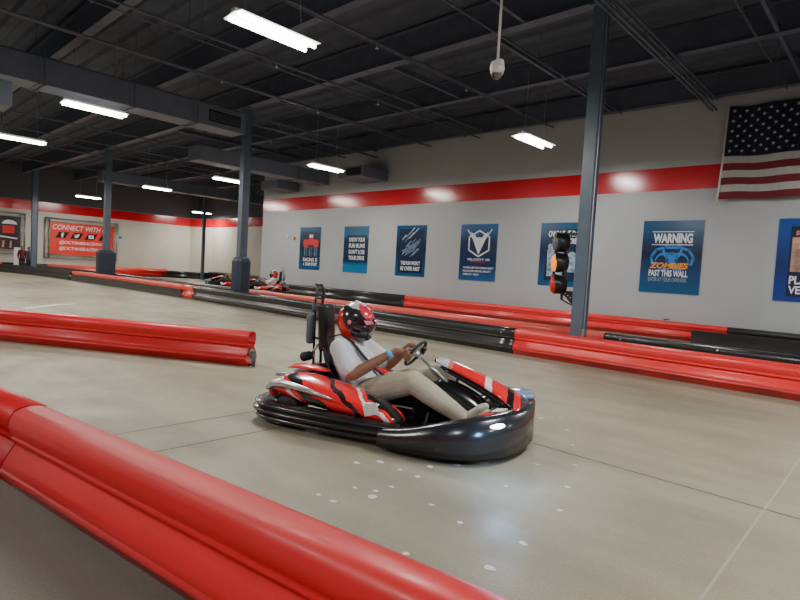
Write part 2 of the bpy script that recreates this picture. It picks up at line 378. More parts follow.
# ducts
def duct(name, a, b_, label, seams=(), grille=None):
    root = empty(name, ((a[0] + b_[0]) / 2, (a[1] + b_[1]) / 2, a[2]), 0, label, 'duct'); o = Vector(root.location)
    bm = BM(); bx2(bm, Vector(a) - o, Vector(b_) - o, .012); obj('duct_casing', bm, M['duct'], root)
    for s in seams:
        bm = BM(); bx2(bm, Vector((a[0] - .015, s - .02, a[2] - .015)) - o, Vector((b_[0] + .015, s + .02, b_[2] + .015)) - o); obj('flange', bm, M['duct'], root)
        bm = BM()
        for x in (a[0] - .03, b_[0] + .03): tube(bm, [Vector((x, s + .1, a[2] - .02)) - o, Vector((x, s + .1, 7.05)) - o], .008, 6)
        bx2(bm, Vector((a[0] - .05, s + .08, a[2] - .03)) - o, Vector((b_[0] + .05, s + .12, a[2] - .001)) - o); obj('hanger', bm, M['beam'], root)
    if grille:
        (g0, g1) = grille
        bm = BM(); bx2(bm, Vector(g0) - o, Vector(g1) - o); gr = obj('grille', bm, M['duct_dark'], root)
        bm = BM(); z = g0[2] + .05
        while z < g1[2] - .03:
            bx2(bm, Vector((g0[0], g0[1] + .02, z)) - o, Vector((g1[0] + .02, g1[1] - .02, z + .012)) - o); z += .05
        obj('louvre', bm, M['duct'], gr)
    return root
duct('air_duct', (-15.75, -8, 5.22), (-15, 8.9, 5.82), 'long blue grey rectangular duct ending before the padded pillar', (-5, -2, 1, 3.6, 5.6, 7.3), ((-15.02, 7.75, 5.36), (-14.985, 8.75, 5.68)))
duct('air_duct', (-20.8, 9.95, 5.15), (-20, WY - .02, 5.7), 'blue grey duct running from the padded pillar to the poster wall', (12, 14.5))
duct('air_duct', (-33.8, 11, 5.4), (-33, 22.4, 6.0), 'far blue grey duct above the left sign wall', (13, 16, 19))
duct('vent_box', (-17.7, 14.9, 5.05), (-16.2, WY - .02, 5.5), 'short blue grey vent box with dark grille on the poster wall', (), ((-17.2, 14.88, 5.13), (-16.35, 14.91, 5.42)))
duct('vent_box', (-23.6, 15.0, 4.95), (-22.2, WY - .02, 5.35), 'second vent box on the poster wall, left under the duct')
heater = duct('heater_box', (-13.7, 1.2, 4.15), (-13.0, 2.68, 4.62), 'grey hanging heater box cut by the left edge', ())
for yy in (1.8, 2.4):
    bm = BM(); tube(bm, [(-13.3, yy, 4.61), (-13.3, yy, 7.05)], .015, 6); ro = obj('hanging_rod', bm, M['pipe'], heater); ro.location = -heater.location

# ------------------------------------------------------------------ fluorescent lights
def make_light():
    root = empty('ceiling_light', (0, 0, 0))
    bm = BM(); bx2(bm, (-.06, -.72, .06), (.06, .72, .12), .01); obj('housing', bm, M['white'], root)
    for s in (-1, 1):
        bm = BM()
        poly(bm, [(s * .01, -.72, .045), (s * .01, .72, .045), (s * .25, .72, .02), (s * .25, -.72, .02)], .012, (0, 0, 1)); obj('reflector', bm, M['reflector'], root)
        bm = BM(); tube(bm, [(s * .125, -.70, -.002), (s * .125, .70, -.002)], .034, 10); obj('fluorescent_tube', bm, M['tube'], root, True)
    bm = BM()
    for y in (-.55, .55): tube(bm, [(0, y, .12), (0, y * .85, .5), (0, y * .85, 2.05)], .006, 5)
    obj('hanging_chain', bm, M['silver'], root)
    return root
proto = make_light()
LIGHTS = [(-7.6, 4.95, 'large two tube ceiling light nearest the camera at top left'), (-15.35, 4.9, 'ceiling light hung just below the long duct'), (-21.9, 4.75, 'ceiling light cut by the left edge of the photo'),
    (-29.7, 12.6, 'far ceiling light above the thin far pillar and sign'), (-22.8, 12.85, 'ceiling light just left of the padded pillar'), (-16.1, 12.95, 'ceiling light hanging under the vent box by the red band'),
    (-7.6, 13.0, 'two tube ceiling light in front of the poster wall left of the right pillar'), (-39.8, 12.45, 'small far ceiling light over the red sign'), (-41., 20.9, 'farthest ceiling light in the back corner'),
    (.2, 4.9, 'ceiling light out of frame over the near lane'), (.2, 13, 'ceiling light out of frame before the wall'), (7.6, 4.9, 'ceiling light out of frame at right'), (7.6, 13, 'ceiling light out of frame at far right'),
    (-.2, -3.5, 'ceiling light behind the viewer'), (-7.6, -3.5, 'ceiling light behind the near barrier'), (-15.3, -3.5, 'ceiling light behind left'), (-22, -3.5, 'ceiling light far behind left'),
    (-29.7, 4.75, 'ceiling light over the far left lane'), (-37, 4.75, 'ceiling light near the left wall')]
for i, (x, y, lab) in enumerate(LIGHTS):
    o = proto if i == 0 else copy_tree(proto)
    o.location = (x, y, 5.0); tag(o, lab, 'light', 'fluorescent ceiling lights')
    a = bpy.data.lights.new('strip_lamp', 'AREA'); a.shape = 'RECTANGLE'; a.size = .45; a.size_y = 1.4
    a.energy = 190 if x > -25 else 190; a.color = (1, .985, .95) if x > -14 else (1, .95, .86)
    if y > 12 and x > -25: a.energy = 115
    lo = bpy.data.objects.new('strip_lamp', a); COL.objects.link(lo); lo.location = (x, y, 4.95); lo.parent = None
    lo.hide_viewport = False

# ------------------------------------------------------------------ pillars
def pillar(x, y, label, w=.17, pad=None, cable=False, top=6.4):
    root = empty('steel_pillar', (x, y, 0), 0, label, 'pillar')
    bm = BM()                                   # H section: two flanges and a web
    for s in (-1, 1): bx2(bm, (-w / 2, s * w / 2 - .008, 0), (w / 2, s * w / 2 + .008, top))
    bx2(bm, (-.008, -w / 2, 0), (.008, w / 2, top))
    bx2(bm, (-w / 2 + .012, -w / 2 + .03, 0), (-w / 2 + .02, w / 2 - .03, top)); bx2(bm, (w / 2 - .03, -w / 2, 0), (w / 2 - .02, w / 2, top))
    obj('column', bm, M['pillar'], root)
    bm = BM(); bx2(bm, (-w * .8, -w * .8, 0), (w * .8, w * .8, .025)); obj('base_plate', bm, M['pillar'], root)
    bm = BM(); bx2(bm, (-w * .8, -w * .8, top - .03), (w * .8, w * .8, top)); obj('cap_plate', bm, M['pillar'], root)
    if pad:
        pw, ph = pad; bm = BM()
        s = []
        for z, k in ((.03, .96), (.06, 1), (ph - .14, 1), (ph - .02, .80), (ph, .72)):
            a = pw / 2 * k; c = a * .55
            s.append([(a, c, z), (c, a, z), (-c, a, z), (-a, c, z), (-a, -c, z), (-c, -a, z), (c, -a, z), (a, -c, z)])
        loft(bm, s); obj('crash_pad', bm, M['pad'], root)['label'] = 'dark navy padded wrap around the pillar foot'
        bm = BM()
        for z in (.5, 1.1):
            a = pw / 2 * 1.012; c = a * .55
            loft(bm, [[(a, c, q), (c, a, q), (-c, a, q), (-a, c, q), (-a, -c, q), (-c, -a, q), (c, -a, q), (a, -c, q)] for q in (z, z + .04)])
        obj('pad_strap', bm, M['pad'], root)
    if cable:
        bm = BM(); tube(bm, [(w / 2 + .012, -.05, .1), (w / 2 + .012, -.05, top - .1)], .01, 8); obj('conduit', bm, M['silver'], root)
        bm = BM(); bx2(bm, (w / 2, -.11, .40), (w / 2 + .05, -.02, .54), .005); obj('junction_box', bm, M['galv'], root)
    return root
pillar(-4.49, 9.75, 'blue grey steel pillar at right carrying the amber and red signal lights', .22, cable=True)
pillar(-16.3, 9.75, 'blue grey steel pillar left of centre with a tall navy crash pad', .24, (.52, 1.56))
pillar(-28.5, 9.75, 'slim steel pillar in front of the red sign with a wide navy pad', .24, (.74, 1.60))
pillar(-41.0, 9.75, 'plain steel pillar farthest left between the two framed signs', .30)
pillar(-36.5, 18.8, 'thin bare pillar standing by the far back corner', .17)

# ------------------------------------------------------------------ barriers
HALF = [(.085, 0), (.10, .03), (.138, .082), (.152, .098), (.152, .112), (.140, .122), (.144, .130), (.128, .165), (.098, .21), (.072, .245), (.066, .262), (.078, .276), (.092, .282), (.096, .296), (.086, .306), (.100, .330), (.110, .370), (.104, .410), (.082, .444), (.042, .460), (0, .464)]
PROF = [(u, v) for u, v in HALF] + [(-u, v) for u, v in HALF[-2::-1]]
def smooth_path(pts, step=.5):
    pts = [Vector((*p, 0)) for p in pts]
    if len(pts) == 2: return pts
    out = []
    for i in range(len(pts) - 1):
        p0, p1, p2, p3 = pts[max(i - 1, 0)], pts[i], pts[i + 1], pts[min(i + 2, len(pts) - 1)]
        n = max(2, int((p2 - p1).length / step))
        for k in range(n):
            t = k / n
            out.append(.5 * ((2 * p1) + (p2 - p0) * t + (2 * p0 - 5 * p1 + 4 * p2 - p3) * t * t + (3 * p1 - p0 - 3 * p2 + p3) * t ** 3))
    out.append(pts[-1]); return out
def sweep(bm, path, prof, closed=True):
    secs = []
    for i, p in enumerate(path):
        d = (path[min(i + 1, len(path) - 1)] - path[max(i - 1, 0)]).normalized(); s = Vector((d.y, -d.x, 0))
        secs.append([p + s * u + Vector((0, 0, v)) for u, v in prof])
    loft(bm, secs, closed, False)
def barrier(pts, m, label, bolts=(), skirt=False, scale=1.):
    o0 = Vector((*pts[0], 0)); path = [p - o0 for p in smooth_path(pts)]
    root = empty('track_barrier', o0, 0, label, 'barrier', 'plastic track barriers')
    bm = BM(); sweep(bm, path, [(u * scale, v * scale) for u, v in PROF])
    sh = obj('barrier_shell', bm, m, root, True)
    s = sh.modifiers.new('wall', 'SOLIDIFY'); s.thickness = .008; s.offset = 1
    if skirt:
        bm = BM(); sweep(bm, path, [(.156, .005), (.166, .005), (.166, .295), (.120, .305)]); obj('rubber_skirt', bm, M['bar_blk'], root)['label'] = 'flat black rubber skirt'
    for (t, side, v) in bolts:        # t metres from the start
        d = (path[-1] - path[0]).normalized(); sd = Vector((d.y, -d.x, 0)) * side
        c = path[0] + d * t + sd * .134 + Vector((0, 0, v))
        bm = BM(); tube(bm, [c - sd * .01, c + sd * .012], [.022, .014], 10); obj('bolt', bm, M['silver'], root)
    return root
def ends(a, b_, t): return (a[0] + (b_[0] - a[0]) * t, a[1] + (b_[1] - a[1]) * t)
# near barrier between viewer and track
barrier([(-3.86, .921), (3.5, 1.966)], M['bar_red_clean'], 'nearest red barrier filling the lower left foreground')
barrier([(-6.2, .589), (-3.87, .920)], M['bar_red_clean'], 'short red barrier piece joined behind the nearest one at the left edge', scale=1.015)
# free standing barrier at left
e = barrier([(-13.52, .16), (-6.58, 4.15)], M['bar_red_clean'], 'red barrier at middle left with an open hollow end on the lane')
bm = BM(); tube(bm, [(-6.50, 4.09, .19), (-6.47, 4.10, .16), (-6.46, 4.12, .08), (-6.48, 4.13, .0)], [.03, .04, .025, .018], 8)
ball(bm, (-6.49, 4.10, .20), (.045, .04, .045)); tag(obj('coupling_hook', bm, M['concrete_scrap'], None, True), 'small dark coupling hook at the open end of the left barrier', 'hook')
# double row on the pillar line: front row
barrier([(-5.33, 9.01), (5, 9.01)], M['bar_red'], 'scuffed red barrier at right on the kart side of the pillars', bolts=[])
barrier([(-18.3, 9.22), (-11.5, 9.08), (-5.345, 9.01)], M['bar_blk'], 'glossy black barrier behind the kart, on the near side of the pillars', bolts=[(12.7, 1, .37), (12.7, 1, .13)])
barrier([(-19.09, 9.235), (-18.31, 9.22)], M['bar_cap'], 'short coral red connector piece between two dark barriers')
barrier([(-30.5, 9.0), (-25, 9.22), (-19.1, 9.235)], M['bar_cap'], 'coral topped barrier with black skirt left of the padded pillar', skirt=True)
barrier([(-42.9, 6.3), (-38, 8.1), (-34.5, 8.75), (-30.53, 8.99)], M['bar_blk'], 'black barrier curving away at the far left')
# back row
barrier([(5, 10.38), (-4.2, 10.38)], M['bar_blk'], 'black barrier behind the scuffed red one at right', bolts=[(9.0, -1, .42), (8.9, -1, .38), (7.3, -1, .40), (5.8, -1, .41)])
barrier([(-17.29, 10.48), (-4.22, 10.38)], M['bar_cap'], 'long coral red barrier on the wall side of the pillars')
barrier([(-40.5, 9.9), (-30, 10.3), (-17.32, 10.48)], M['bar_blk'], 'thin looking black barrier behind the padded pillar running left')
# wall row
barrier([(-3.35, 15.95), (5, 15.95)], M['bar_blk'], 'black barrier against the wall below the cropped poster')
barrier([(-14.4, 15.85), (-3.37, 15.95)], M['bar_red'], 'red barrier along the poster wall')
barrier([(-25, 15.75), (-14.42, 15.85)], M['bar_blk'], 'black barrier along the wall below the three left posters', bolts=[])
bm = BM(); bx2(bm, (-4.1, 15.50, 0), (5, 15.56, .33), .01); tag(obj('barrier_panel', bm, M['bar_blk']), 'flat black panel lying in front of the wall barrier at right', 'panel')
# far lanes
barrier([(-38.9, 13.2), (-38.6, 17.17)], M['bar_red'], 'bright red barrier in the far lane below the sign')
barrier([(-38.5, 17.2), (-36.2, 20.2)], M['bar_blk'], 'black barrier continuing the far red one to the back corner')
barrier([(-43.7, 11.2), (-43.7, 19.5)], M['bar_cap'], 'coral barrier along the sign wall')
barrier([(-43.7, 8.65), (-43.7, 11.15)], M['bar_blk'], 'short black barrier along the far left wall')
barrier([(-43.7, 7.0), (-43.7, 8.6)], M['bar_red'], 'small red barrier at the far left edge')
barrier([(-41.5, 22.0), (-26, 22.1)], M['bar_blk'], 'black barrier along the back wall of the recess')
# small knobs standing on the wall barrier
for x, lab in [(-7.2, 'small black bracket on the wall barrier right of the signal pillar'), (-4.9, 'small black knob on top of the red wall barrier')]:
    bm = BM(); tube(bm, [(x, 15.9, .455), (x, 15.9, .52)], .012, 6); bx2(bm, (x - .01, 15.88, .50), (x + .12, 15.92, .525)); tag(obj('bracket', bm, M['black']), lab, 'bracket')
# tyre at the lower left edge
root = empty('rubber_tyre', (-3.98, .42, 0), 0, 'black tyre lying on the floor at the lower left edge', 'tyre')
bm = BM(); ring(bm, (0, 0, .075), (1, 0, 0), (0, 1, 0), .19, .074, 32, 12); obj('tread', bm, M['rubber'], root, True)
bm = BM(); tube(bm, [(.19, .02, .14), (.19, .02, .16)], [.022, .016], 12); obj('valve_cap', bm, M['silver'], root)

# ------------------------------------------------------------------ posters
def grad(name, stops): return ramp_mat(name, stops, (0, 0, .5, 0), .22, False, .5, .12)
W1 = mat('white_print', (.78, .80, .84), .3); OR = mat('orange_print', (.85, .30, .02), .3)
B1 = mat('bright_blue_print', (.02, .22, .62), .3); NV = mat('navy_print', (.006, .02, .06), .25, coat=.4)
RP = mat('red_print', (.70, .03, .03), .3); GR = mat('grey_print', (.38, .42, .47), .3); PK = mat('tan_print', (.40, .24, .20), .35, noise=.5, nscale=4)
BP = mat('photo_grey_blue_print', (.10, .16, .24), .3, noise=.7, nscale=7); DP = mat('dark_photo_print', (.05, .02, .03), .3, noise=.7, nscale=8)
PW, PH, PZ = 1.569, 2.013, 1.219
def panel(bm, x0, z0, x1, z1, y): poly(bm, [(x0, y, z0), (x1, y, z0), (x1, y, z1), (x0, y, z1)])
def poster(i, label, m):
    x = -21.97 + 3.238 * i
    root = empty('wall_poster', (x, WY - .014, PZ), 0, label, 'poster', 'printed posters along the white wall')
    bm = BM(); bx2(bm, (0, -.006, 0), (PW, .012, PH)); obj('sheet', bm, m, root)
    return root
BLUE = grad('blue_gradient_print', [(0, (.005, .10, .26)), (.35, (.006, .05, .16)), (.6, (.003, .012, .05)), (1, (.008, .08, .20))])
BLUE2 = grad('bright_blue_gradient_print', [(0, (.01, .20, .46)), (.22, (.01, .18, .42)), (.3, (.004, .03, .1)), (.78, (.004, .03, .1)), (.85, (.01, .16, .36)), (1, (.01, .10, .24))])
BLUE3 = grad('deep_blue_gradient_print', [(0, (.02, .14, .38)), (.3, (.006, .03, .12)), (.75, (.004, .02, .08)), (1, (.01, .10, .30))])
BLUE4 = grad('royal_blue_gradient_print', [(0, (.015, .05, .34)), (.5, (.01, .03, .16)), (1, (.02, .08, .36))])
# 1 people in red
p = poster(0, 'leftmost blue poster with figures in red shirts above white lettering', BLUE)
bm = BM(); panel(bm, .28, .2, 1.48, 1.78, -.009); obj('photo_area', bm, NV, p)
bm = BM()
for k, (x, z) in enumerate([(.5, 1.28), (.88, 1.38), (1.25, 1.28)]):
    poly(bm, [(x - .17, -.012, z - .22), (x + .17, -.012, z - .22), (x + .21, -.012, z + .08), (x + .08, -.012, z + .16), (x - .08, -.012, z + .16), (x - .21, -.012, z + .08)])
obj('red_figures', bm, RP, p)
bm = BM()
for x in (.42, .56, .8, .95, 1.18, 1.32):
    poly(bm, [(x - .05, -.012, .62), (x + .03, -.012, .62), (x + .05, -.012, 1.08), (x - .04, -.012, 1.08)])
obj('figure_legs', bm, BP, p)
bm = BM(); panel(bm, .74, 1.52, 1.02, 1.66, -.013); obj('small_sign', bm, W1, p)
lettering('lettering', 'RACING IS', .33, 1.42, .38, .56, W1, p, -.013, 0, .03); lettering('lettering', 'A TEAM SPORT', .33, 1.42, .18, .34, W1, p, -.013, 0, .03)
# 2 text
p = poster(1, 'bright blue poster with four centred lines of white capitals', BLUE2)
bm = BM(); panel(bm, .22, .5, 1.46, 1.62, -.008); obj('text_panel', bm, NV, p)
for k, s in enumerate(['KNOW YOUR', 'FUN RUNS', "DON'T LOSE", 'YOUR DRIVE']):
    z = 1.34 - k * .265
    lettering('lettering', s, .36, 1.38, z, z + .19, W1, p, -.011, 0, .03)
# 3 streaks
p = poster(2, 'dark blue poster with diagonal white streaks above two white text lines', BLUE)
bm = BM(); panel(bm, .16, .12, 1.46, 1.86, -.008); obj('photo_area', bm, NV, p)
bm = BM()
for k in range(16):
    x = .22 + random.random() * .75; z = .72 + random.random() * .85; l = .15 + random.random() * .38; w = .012 + random.random() * .03
    if x + l > 1.44: l = 1.44 - x
    poly(bm, [(x, -.011 - k * .0002, z), (x + w, -.011 - k * .0002, z), (x + l, -.011 - k * .0002, z + l * .75), (x + l - w, -.011 - k * .0002, z + l * .75 + w)])
obj('light_streaks', bm, mat('pale_streak_print', (.35, .48, .62), .3, noise=.4), p)
bm = BM(); poly(bm, [(.3, -.016, 1.0), (.75, -.016, 1.18), (1.3, -.016, 1.5), (1.28, -.016, 1.36), (.95, -.016, .98), (.6, -.016, .86)]); obj('kart_picture', bm, BP, p)
lettering('lettering', 'THE FUN WON\'T', .3, 1.34, .44, .60, W1, p, -.014, .1, .03); lettering('lettering', 'BE OVER FAST', .3, 1.34, .22, .38, W1, p, -.014, .1, .03)
# 4 hexagon emblem
p = poster(3, 'navy poster with a white winged hexagon emblem and VELOCITY VR', BLUE3)
def stroke(bm, pts, w, y, closed=True):
    n = len(pts)
    for i in range(n if closed else n - 1):
        a, c = Vector((pts[i][0], 0, pts[i][1])), Vector((pts[(i + 1) % n][0], 0, pts[(i + 1) % n][1])); d = (c - a).normalized(); s = Vector((-d.z, 0, d.x)) * w / 2
        a -= d * w * .25; c += d * w * .25
        poly(bm, [(q.x, y, q.z) for q in (a - s, c - s, c + s, a + s)])
bm = BM(); cx, cz = .82, 1.32
hexa = [(cx + .50 * math.sin(a), cz + .46 * math.cos(a)) for a in [i * PI / 3 for i in range(6)]]
stroke(bm, hexa, .055, -.009)
poly(bm, [(cx - .37, -.011, cz + .42), (cx - .30, -.011, cz + .20), (cx, -.011, cz - .40), (cx - .04, -.011, cz - .05), (cx - .16, -.011, cz + .28)])
poly(bm, [(cx + .37, -.011, cz + .42), (cx + .30, -.011, cz + .20), (cx, -.011, cz - .40), (cx + .04, -.011, cz - .05), (cx + .16, -.011, cz + .28)])
poly(bm, [(cx - .26, -.012, cz + .22), (cx + .26, -.012, cz + .22), (cx, -.012, cz - .38)])
stroke(bm, [(cx - .30, cz + .22), (cx - .52, cz + .50)], .04, -.012, False); stroke(bm, [(cx + .30, cz + .22), (cx + .52, cz + .50)], .04, -.012, False)
obj('emblem', bm, W1, p)
lettering('lettering', 'VELOCITY VR', .33, 1.33, .71, .79, W1, p, -.011, 0, .03)
bm = BM(); panel(bm, .5, .655, 1.15, .67, -.011); obj('underline', bm, RP, p)
for k, (s, x1) in enumerate([('WHERE ARE WE GOING NEXT', 1.5), ('FULL ROOM VIRTUAL REALITY', 1.4), ('COME PLAY  TODAY', .9)]):
    lettering('lettering', s, .18, x1, .42 - k * .12, .49 - k * .12, W1, p, -.011, 0, .03)
# 5 half hidden by signal lights
p = poster(4, 'blue poster half hidden behind the amber and red signal lights', BLUE)
bm = BM(); panel(bm, .2, .15, 1.45, 1.8, -.008); obj('photo_area', bm, NV, p)
lettering('lettering', 'OWN THE DAY', .28, 1.42, 1.56, 1.76, W1, p, -.011, 0, .03); lettering('lettering', 'CREW', .98, 1.42, 1.34, 1.52, W1, p, -.011, 0, .03)
bm = BM()
for (x, z, r) in [(.4, 1.25, .11), (.75, 1.1, .13), (1.12, .95, .15), (1.25, .6, .12), (.4, .7, .1)]:
    poly(bm, [(x + r * math.cos(a), -.011, z + r * math.sin(a)) for a in [k * PI / 5 for k in range(10)]])
poly(bm, [(.3, -.012, .3), (.5, -.012, .3), (.52, -.012, 1.15), (.28, -.012, 1.15)]); poly(bm, [(.62, -.012, .3), (.9, -.012, .3), (.9, -.012, 1.0), (.6, -.012, 1.0)]); poly(bm, [(1.0, -.012, .45), (1.3, -.012, .45), (1.32, -.012, .85), (.98, -.012, .85)])
obj('crew_picture', bm, mat('pale_blue_photo_print', (.28, .38, .50), .3, noise=.8, nscale=9), p)
# 6 WARNING
p = poster(5, 'blue WARNING poster with an orange word above PAST THIS WALL', BLUE)
lettering('lettering', 'WARNING', .30, 1.32, 1.39, 1.66, W1, p, -.011, 0, .045)
bm = BM(); panel(bm, .26, 1.695, 1.34, 1.715, -.010); panel(bm, .26, 1.335, 1.34, 1.355, -.010); obj('rule_lines', bm, W1, p)
bm = BM(); cx, cz = .82, .98
for k in range(3):
    a0 = PI / 2 + k * 2 * PI / 3; c = (cx + .21 * math.cos(a0), cz + .19 * math.sin(a0))
    outer = []; inner = []
    for j in range(25):
        a = a0 + R(28) + R(304) * j / 24; t = math.sin(PI * j / 24)
        outer.append((c[0] + .26 * math.cos(a), c[1] + .25 * math.sin(a)))
        rr = .26 - .02 - .075 * t; inner.append((c[0] + rr * math.cos(a), c[1] + rr * math.sin(a) * .96))
    for j in range(24):
        poly(bm, [(q[0], -.0085 - k * .0004, q[1]) for q in (outer[j], outer[j + 1], inner[j + 1], inner[j])])
stroke(bm, [(cx + .15 * math.cos(i * PI / 10), cz + .14 * math.sin(i * PI / 10)) for i in range(20)], .04, -.0100)
stroke(bm, [(cx - .50, .80), (cx - .55, 1.0), (cx - .42, 1.2), (cx - .2, 1.27), (cx + .2, 1.27), (cx + .42, 1.2), (cx + .55, 1.0), (cx + .50, .80)], .07, -.0103, False)
obj('biohazard_symbol', bm, B1, p)
lettering('lettering', 'ZOMBIES', .24, 1.27, .68, .85, OR, p, -.0125, .25, .045)
lettering('lettering', 'PAST THIS WALL', .24, 1.26, .46, .64, W1, p, -.012, 0, .03)
lettering('lettering', 'ENTER AT YOUR OWN RISK', .24, 1.25, .32, .43, GR, p, -.012, 0, .0)
# 7 cropped by the frame
p = poster(6, 'royal blue poster cut by the right edge with PLAY VELOCITY', BLUE4)
bm = BM(); panel(bm, .26, .12, 1.45, 1.82, -.008); obj('photo_area', bm, NV, p)
bm = BM(); panel(bm, .30, .72, 1.40, 1.56, -.010); obj('photo', bm, PK, p)
bm = BM(); panel(bm, .30, 1.42, 1.40, 1.54, -.011); panel(bm, .42, 1.28, 1.40, 1.36, -.011); obj('photo_highlight', bm, mat('pale_tan_print', (.62, .36, .26), .3), p)
lettering('lettering', 'SCHOOL TEAM', .36, 1.36, 1.60, 1.72, mat('coral_print', (.75, .22, .16), .3), p, -.012, 0, .04)
lettering('lettering', 'PLAY', .30, .80, .42, .62, W1, p, -.012, 0, .03); lettering('lettering', 'VELOCITY', .30, 1.30, .18, .38, W1, p, -.012, 0, .03)

# framed signs on the left wall: lattice truss frame and banner; local x -> world y, local -y -> world +x
def framed_sign(y, z, w, h, label, m):
    root = empty('framed_sign', (WX + .16, y, z), R(90), label, 'sign')
    t = .27
    bm = BM()
    for (a, c) in [((0, 0), (w, 0)), ((w, 0), (w, h)), ((w, h), (0, h)), ((0, h), (0, 0))]:
        a3, c3 = Vector((a[0], 0, a[1])), Vector((c[0], 0, c[1])); d = (c3 - a3).normalized(); inn = Vector((-d.z, 0, d.x))
        for oy in (-.05, .1):
            for k in (.02, t): tube(bm, [a3 + inn * k + Vector((0, oy, 0)), c3 + inn * k + Vector((0, oy, 0))], .022, 6)
        n = int((c3 - a3).length / .22)
        for i in range(n):
            p0 = a3 + (c3 - a3) * i / n; p1 = a3 + (c3 - a3) * (i + 1) / n
            k0, k1 = (.02, t) if i % 2 else (t, .02)
            tube(bm, [p0 + inn * k0 + Vector((0, -.05, 0)), p1 + inn * k1 + Vector((0, -.05, 0))], .012, 5)
    obj('truss_frame', bm, M['galv'], root, True)
    bm = BM(); bx2(bm, (t + .02, -.02, t + .02), (w - t - .02, .0, h - t - .02)); obj('banner', bm, m, root)
    return root
SR = mat('coral_red_banner', (.72, .05, .035), .35, noise=.08, nscale=1)
s = framed_sign(11.1, .88, 4.72, 2.82, 'red CONNECT WITH US banner in an aluminium lattice frame', SR)
lettering('lettering', 'CONNECT WITH US', .46, 4.12, 2.03, 2.38, W1, s, -.03, .25, .0)
bm = BM()
for k in range(4):
    x = .62 + k * .93; poly(bm, [(x, -.026, 1.45), (x + .62, -.026, 1.45), (x + .86, -.026, 1.88), (x + .24, -.026, 1.88)])
obj('icon_tiles', bm, mat('dark_tile_print', (.02, .012, .012), .3), s)
lettering('social_letter_icon', 'f', .98, 1.16, 1.50, 1.83, W1, s, -.032, 0, .05)
bm = BM(); cx, cz = 1.98, 1.66
poly(bm, [(cx - .17, -.032, cz - .09), (cx - .05, -.032, cz - .14), (cx + .08, -.032, cz - .09), (cx + .14, -.032, cz + .04), (cx + .19, -.032, cz + .10), (cx + .10, -.032, cz + .13), (cx + .02, -.032, cz + .12), (cx - .02, -.032, cz + .03), (cx - .16, -.032, cz + .12), (cx - .13, -.032, cz - .02)]); obj('bird_icon', bm, W1, s)
TD = mat('icon_dark_print', (.02, .012, .012), .3)
bm = BM(); box(bm, (2.91, -.034, 1.66), (.34, .006, .25), bev=.0025); obj('video_icon', bm, W1, s)
bm = BM(); poly(bm, [(2.87, -.040, 1.60), (2.98, -.040, 1.66), (2.87, -.040, 1.72)]); obj('play_mark', bm, TD, s)
bm = BM(); box(bm, (3.84, -.034, 1.66), (.28, .006, .27), bev=.0025); obj('camera_icon', bm, W1, s)
bm = BM(); stroke(bm, [(3.84 + .07 * math.cos(i * PI / 6), 1.66 + .07 * math.sin(i * PI / 6)) for i in range(12)], .025, -.040); obj('camera_ring', bm, TD, s)
lettering('lettering', '@OCTANERACEWAY', .88, 3.85, 1.00, 1.28, W1, s, -.03, .2, .012); lettering('lettering', '@OCTANERACEWAY', .88, 3.85, .58, .86, W1, s, -.03, .2, .012)
SD = ramp_mat('dark_and_red_photo_banner', [(0, (.25, .03, .025)), (.25, (.45, .05, .04)), (.42, (.06, .02, .025)), (1, (.02, .014, .02))], (0.05, 0, .36, 0), .35, False, .3, .25)
s = framed_sign(5.2, 1.05, 4.75, 2.75, 'dark red racing photo banner in a lattice frame at the left edge', SD)
bm = BM(); cx = 3.85
poly(bm, [(cx + .42 * math.cos(i * PI / 12), -.03, 1.95 + .28 * math.sin(i * PI / 12)) for i in range(13)]); obj('crest', bm, W1, s)
bm = BM(); panel(bm, 3.48, 1.35, 4.12, 1.85, -.03); obj('red_patch', bm, RP, s)
bm = BM(); poly(bm, [(.4, -.03, 1.35), (4.3, -.03, .98), (4.3, -.03, 1.06), (.4, -.03, 1.5)]); obj('track_line', bm, W1, s)
bm = BM()
for k in range(9): poly(bm, [(.5 + k * .42, -.031, .4), (.62 + k * .42, -.031, .4), (.8 + k * .40, -.031, .85), (.7 + k * .40, -.031, .85)])
obj('crowd_streaks', bm, mat('pale_pink_print', (.6, .3, .26), .4), s)

# small alarm items
for (x, y, z, w, h, m, lab, rz) in [(-22.45, WY - .02, 2.60, .09, .16, M['red_plastic'], 'tiny red fire alarm pull on the wall left of the first poster', 0), (-23.05, WY - .02, 2.72, .14, .12, M['white'], 'tiny white strobe box left of the red alarm pull', 0)]:
    root = empty('alarm_box', (x, y, z), 0, lab, 'alarm'); bm = BM(); bx2(bm, (0, -.05, 0), (w, .02, h), .006); obj('alarm_case', bm, m, root)
    bm = BM(); bx2(bm, (w * .3, -.06, h * .3), (w * .7, -.05, h * .6)); obj('alarm_face', bm, M['silver'], root)
root = empty('alarm_box', (WX + .01, 16.1, 2.7), R(90), 'tiny grey sounder on the cream wall right of the sign', 'alarm'); bm = BM(); tube(bm, [(0, .0, 0), (0, -.07, 0)], [.11, .09], 14); obj('alarm_case', bm, M['duct'], root)

